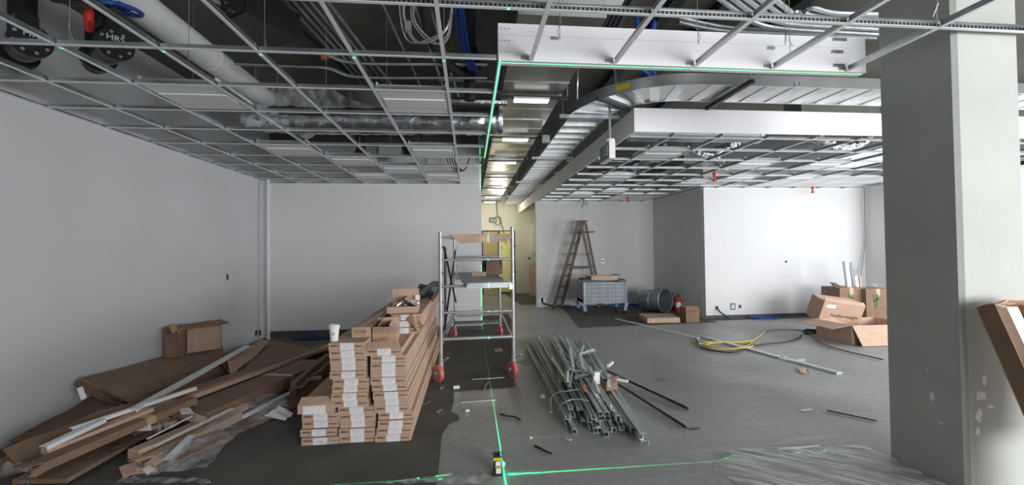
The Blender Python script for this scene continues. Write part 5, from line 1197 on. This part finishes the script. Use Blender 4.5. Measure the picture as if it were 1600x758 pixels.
# bin on its side
bn = thing('garbage_bin', 'grey metal garbage bin lying on its side, mouth to the right', 'bin', (4.55, 10.15, 0))
a0, a1 = V((4.42, 10.45, .275)), V((4.72, 9.92, .305)); ax = (a1-a0); Lb = ax.length
MB().lathe([(0, 0), (.255, 0), (.262, .03), (.268, Lb*.45), (.276, Lb*.46), (.276, Lb*.5), (.270, Lb*.51), (.292, Lb*.97), (.292, Lb), (.278, Lb), (.255, .03), (0, .03)], 30, c=a0, ax=ax).build('barrel', 'tin', bn, smooth=True)
MB().torus(a1, ax, .29, .016, 30, 8).build('rim', 'tin', bn, smooth=True)
cn = (a0+a1)/2; si = ax.normalized().cross(V((0, 0, 1)))
MB().tube([cn-ax*.12+V((0, -.16, .22)), cn-ax*.12+V((0, -.20, .30)), cn+ax*.12+V((0, -.20, .30)), cn+ax*.12+V((0, -.16, .22))], .012, 8).build('handle', 'galv', bn, smooth=True)
MB().cyl(a0-ax.normalized()*.03, a0, .09, 14).build('base_ring', 'tin', bn)
# fire extinguisher
fe = thing('fire_extinguisher', 'red fire extinguisher standing in the corner by the far return wall', 'extinguisher', (5.06, 10.3, 0))
MB().lathe([(0, .008), (.075, .008), (.082, .02), (.082, .36), (.06, .42), (.028, .44), (.028, .47), (0, .47)], 22, c=(5.06, 10.3, 0)).build('cylinder', 'red', fe, smooth=True)
MB().lathe([(.0828, .16), (.0828, .30)], 22, c=(5.06, 10.3, 0)).build('label', 'paper', fe, smooth=True)
MB().box(5.035, 5.085, 10.28, 10.32, .47, .51).bar((5.0, 10.3, .52), (5.14, 10.3, .56), .02, .015).build('valve_head', 'black', fe)
MB().tube(spline([(5.03, 10.3, .49), (4.95, 10.28, .45), (4.95, 10.27, .2)], 6), .012, 6).build('hose', 'rubber', fe, smooth=True)
fe.location = (5.09, 10.0, 0); fe.scale = (.82, .82, .82)
fe2 = dup(fe, loc=(5.09, 10.32, 0), label='second red fire extinguisher half hidden behind the first one')
# cartons
q0, q1 = at(1001, 499, 0), at(1066, 505, 0)
fb = thing('flat_carton', 'flat closed brown carton lying on the floor before the garbage bin', 'box', (4.1, 8.9, 0))
cs = [V((3.70, 8.62, .009)), V((4.40, 8.58, .009)), V((4.52, 9.22, .009)), V((3.80, 9.3, .009))]
MB().hexa(cs+[p+V((0, 0, .10)) for p in cs]).build('carton_body', 'card', fb)
m0 = (cs[0]+cs[3])/2+V((0, 0, .101)); m1 = (cs[1]+cs[2])/2+V((0, 0, .101)); MB().bar(m0, m1, .06, .002).build('tape', 'tape', fb)
MB().box(3.82, 3.88, 8.612, 8.6145, .03, .075).build('label', 'paper', fb)
MB().bar(m0+V((.1, -.2, 0)), m0+V((.45, -.1, 0)), .02, .003).build('torn_edge', 'cardin', fb)
sb = thing('carton', 'upright square brown carton with dark print beside the flat carton', 'box', (4.67, 8.7, 0))
MB().box(4.52, 4.81, 8.55, 8.83, .009, .32).build('carton_body', 'card2', sb)
MB().box(4.525, 4.805, 8.555, 8.825, .321, .325).build('top_flap', 'card3', sb)
pm = MB()
for k in range(6): pm.box(4.56+.022*k, 4.575+.022*k, 8.5475, 8.5498, .235, .255)
pm.build('printed_mark', 'print', sb); MB().cyl((4.735, 8.547, .25), (4.735, 8.5498, .25), .018, 5).build('printed_emblem', 'print', sb)
# cluster on the far right
def boxed(name, label, x0, x1, y0, y1, h, m, rz=0, z=.002):
    t = thing(name, label, 'box', ((x0+x1)/2, (y0+y1)/2, 0)); MB().box(x0, x1, y0, y1, z, h).build('carton_body', m, t)
    MB().box((x0+x1)/2-.04, (x0+x1)/2+.04, y0-.001, y1+.001, h-.14, h+.0015).build('tape', 'tape', t); return t
P1, P2 = aty(1312, 450, 7.75), aty(1352, 490, 7.75)
c1 = boxed('tall_carton', 'tall brown carton with a green print holding white profiles, by the far right wall', P1.x, P2.x-.03, 7.75, 8.2, P1.z, 'card2')
xm = (P1.x+P2.x-.03)/2
MB().bar((xm-.06, 7.747, P1.z-.10), (xm-.03, 7.747, P1.z-.38), .003, .02, (1, 0, 0)).bar((xm-.02, 7.747, P1.z-.18), (xm+.03, 7.747, P1.z-.34), .003, .035, (1, 0, 0)).bar((xm-.05, 7.747, P1.z-.24), (xm+.04, 7.747, P1.z-.2), .003, .03).build('printed_emblem', 'green', c1)
P3, P4 = aty(1353, 452, 7.65), aty(1392, 490, 7.65)
c2 = boxed('tall_carton', 'tall brown carton with a green print beside the column, right of its twin', P3.x, P4.x, 7.65, 8.1, P3.z, 'card2')
xm = P3.x+.22
MB().bar((xm-.06, 7.647, P3.z-.10), (xm-.03, 7.647, P3.z-.4), .003, .02, (1, 0, 0)).bar((xm+.02, 7.647, P3.z-.1), (xm-.0, 7.647, P3.z-.36), .003, .03, (1, 0, 0)).bar((xm-.05, 7.647, P3.z-.24), (xm+.05, 7.647, P3.z-.18), .003, .03).build('printed_emblem', 'green', c2)
for k, (x0, y0, x1, y1, w, lb) in enumerate(((1321, 408, 1328, 450, .09, 'tallest white profile standing in the tall carton'), (1328, 410, 1336, 450, .07, 'grey-white profile leaning beside the tallest one in the tall carton'), (1336, 432, 1341, 452, .06, 'short white profile in the tall carton'), (1342, 432, 1345, 452, .04, 'short white strip at the right of the tall carton'))):
    a, b = aty(x0, y0, 7.95), aty(x1, y1+14, 7.95); prof(lb, b, a, .06, w, ('trim', 'resin', 'trim', 'card')[k], 'white_profile', 'profile', side=False)
tag(MB().hexa([(P1.x-.03, 7.78, P1.z-.02), (P1.x+.10, 7.78, P1.z), (P1.x+.10, 7.82, P1.z), (P1.x-.03, 7.82, P1.z-.02), (P1.x-.05, 7.9, P1.z+.10), (P1.x+.05, 7.9, P1.z+.09), (P1.x+.05, 7.93, P1.z+.09), (P1.x-.05, 7.93, P1.z+.1)]).build('card_flap', 'cardin'), 'dark torn cardboard flap at the top left of the tall carton', 'cardboard')
film('plastic_film', 'white crumpled plastic on top of the right tall carton', [[(1357, 450, P3.z+.005), (1368, 449, P3.z+.005), (1380, 450, P3.z+.005)], [(1356, 446, P3.z+.005), (1367, 445, P3.z+.06), (1380, 446, P3.z+.01)]], 12, .05)
ob = open_box('carton', 'big open brown carton with spread flaps beside the column', (6.62, 6.58, .002), -.02, 1.1, .72, .30, 'card', (1, 0, 1, 0), (-1.05, 1.25, -.15, 0), fl=.34)
MB().box(-.41, -.27, -.3635, -.3605, .0, .16).build('tape', 'tape', ob, world=False)
MB().box(-.55, .55, -.3625, -.3602, .003, .10).build('pale_band', 'card3', ob, world=False)
tc_ = thing('tilted_carton', 'brown carton tipped back with black script lettering and a white label, behind the open carton', 'box', (6.52, 7.12, .235), (.30, .14, -.10))
MB().box(-.36, .36, -.17, .17, 0, .40).build('carton_body', 'card', tc_, world=False)
MB().box(-.30, -.14, -.1725, -.1702, .29, .35).build('label', 'paper', tc_, world=False)
text('printed_script', 'Featherweight', .085, 'black', tc_, (.06, -.1715, .16), (PI/2, 0, 0), .0006, local=True)
MB().sheet((-.36, -.17, .40), (.36, -.17, .40), (.34, -.13, .45), (-.34, -.11, .45), .006, 6, 2, .01, 4).build('flap', 'card', tc_, world=False)
# ------------------------------------------------ carton leaning on the column
lc = thing('leaning_carton', 'long open brown carton leaning on the column face with a white profile inside', 'box', (3.1, 2.0, 0))
TLc = V((2.985, 2.30, 1.215)); axd = (V((2.985, 1.80, 0))-TLc)
TLc = aty(1524, 480, 2.30); lowp = atx(1600, 652, TLc.x); axd = (lowp-TLc); axd *= (TLc.z-.005)/-axd.z; Ld = axd.length
ud = axd.normalized(); sd_ = V((1, 0, 0)); nd = sd_.cross(ud).normalized()
if nd.y > 0: nd = -nd           # out towards the viewer
Wd, Dd = .27, .095
def slab(o, a, b, c, la, lb_, lc_): # box from o along unit a,b,c
    A, B, C_ = a*la, b*lb_, c*lc_; return [o, o+A, o+A+B, o+B, o+C_, o+A+C_, o+A+B+C_, o+B+C_]
MB().hexa(slab(TLc-nd*0, sd_, ud, nd, Wd, Ld, .006)).build('back_panel', 'card3', lc)
MB().hexa(slab(TLc+nd*.006, sd_, ud, nd, .006, Ld, Dd)).build('side_panel', 'card2', lc)
MB().hexa(slab(TLc+sd_*(Wd-.006)+nd*.006, sd_, ud, nd, .006, Ld, Dd)).build('side_panel', 'card', lc)
MB().sheet(TLc, TLc+sd_*Wd, TLc+sd_*(Wd*.9)+nd*Dd*1.1+ud*.0, TLc+nd*Dd*1.05, .006, 8, 3, .02, 3).build('end_flap', 'card', lc)
o2 = TLc+nd*Dd*.8+ud*.01; MB().sheet(o2+sd_*.06, o2+sd_*.30, o2+sd_*.27-ud*.03+nd*.03, o2+sd_*.02-ud*.02+nd*.02, .005, 6, 2, .02, 5).build('torn_flap', 'card3', lc)
MB().sheet(TLc+ud*.36+nd*(Dd+.006)+sd_*.006, TLc+ud*.36+nd*(Dd+.02)+sd_*Wd, TLc+ud*1.2+nd*(Dd+.01)+sd_*Wd, TLc+ud*1.2+nd*(Dd+.006)+sd_*.006, .006, 6, 6, .02, 7).build('front_flap', 'card3', lc)
tag(MB().hexa(slab(TLc+sd_*.10+nd*.03+ud*.02, sd_, ud, nd, .075, Ld-.06, .05)).build('white_profile', 'white'), 'white profile standing inside the carton that leans on the column', 'profile')
quad2 = MB().sheet((3.24, 2.18, 1.13), (3.50, 2.24, 1.20), (3.52, 2.0, .45), (3.27, 1.95, .42), .007, 6, 6, .02, 8)
tag(quad2.build('card_sheet', 'card'), 'brown cardboard sheet at the right edge beside the leaning carton', 'cardboard')
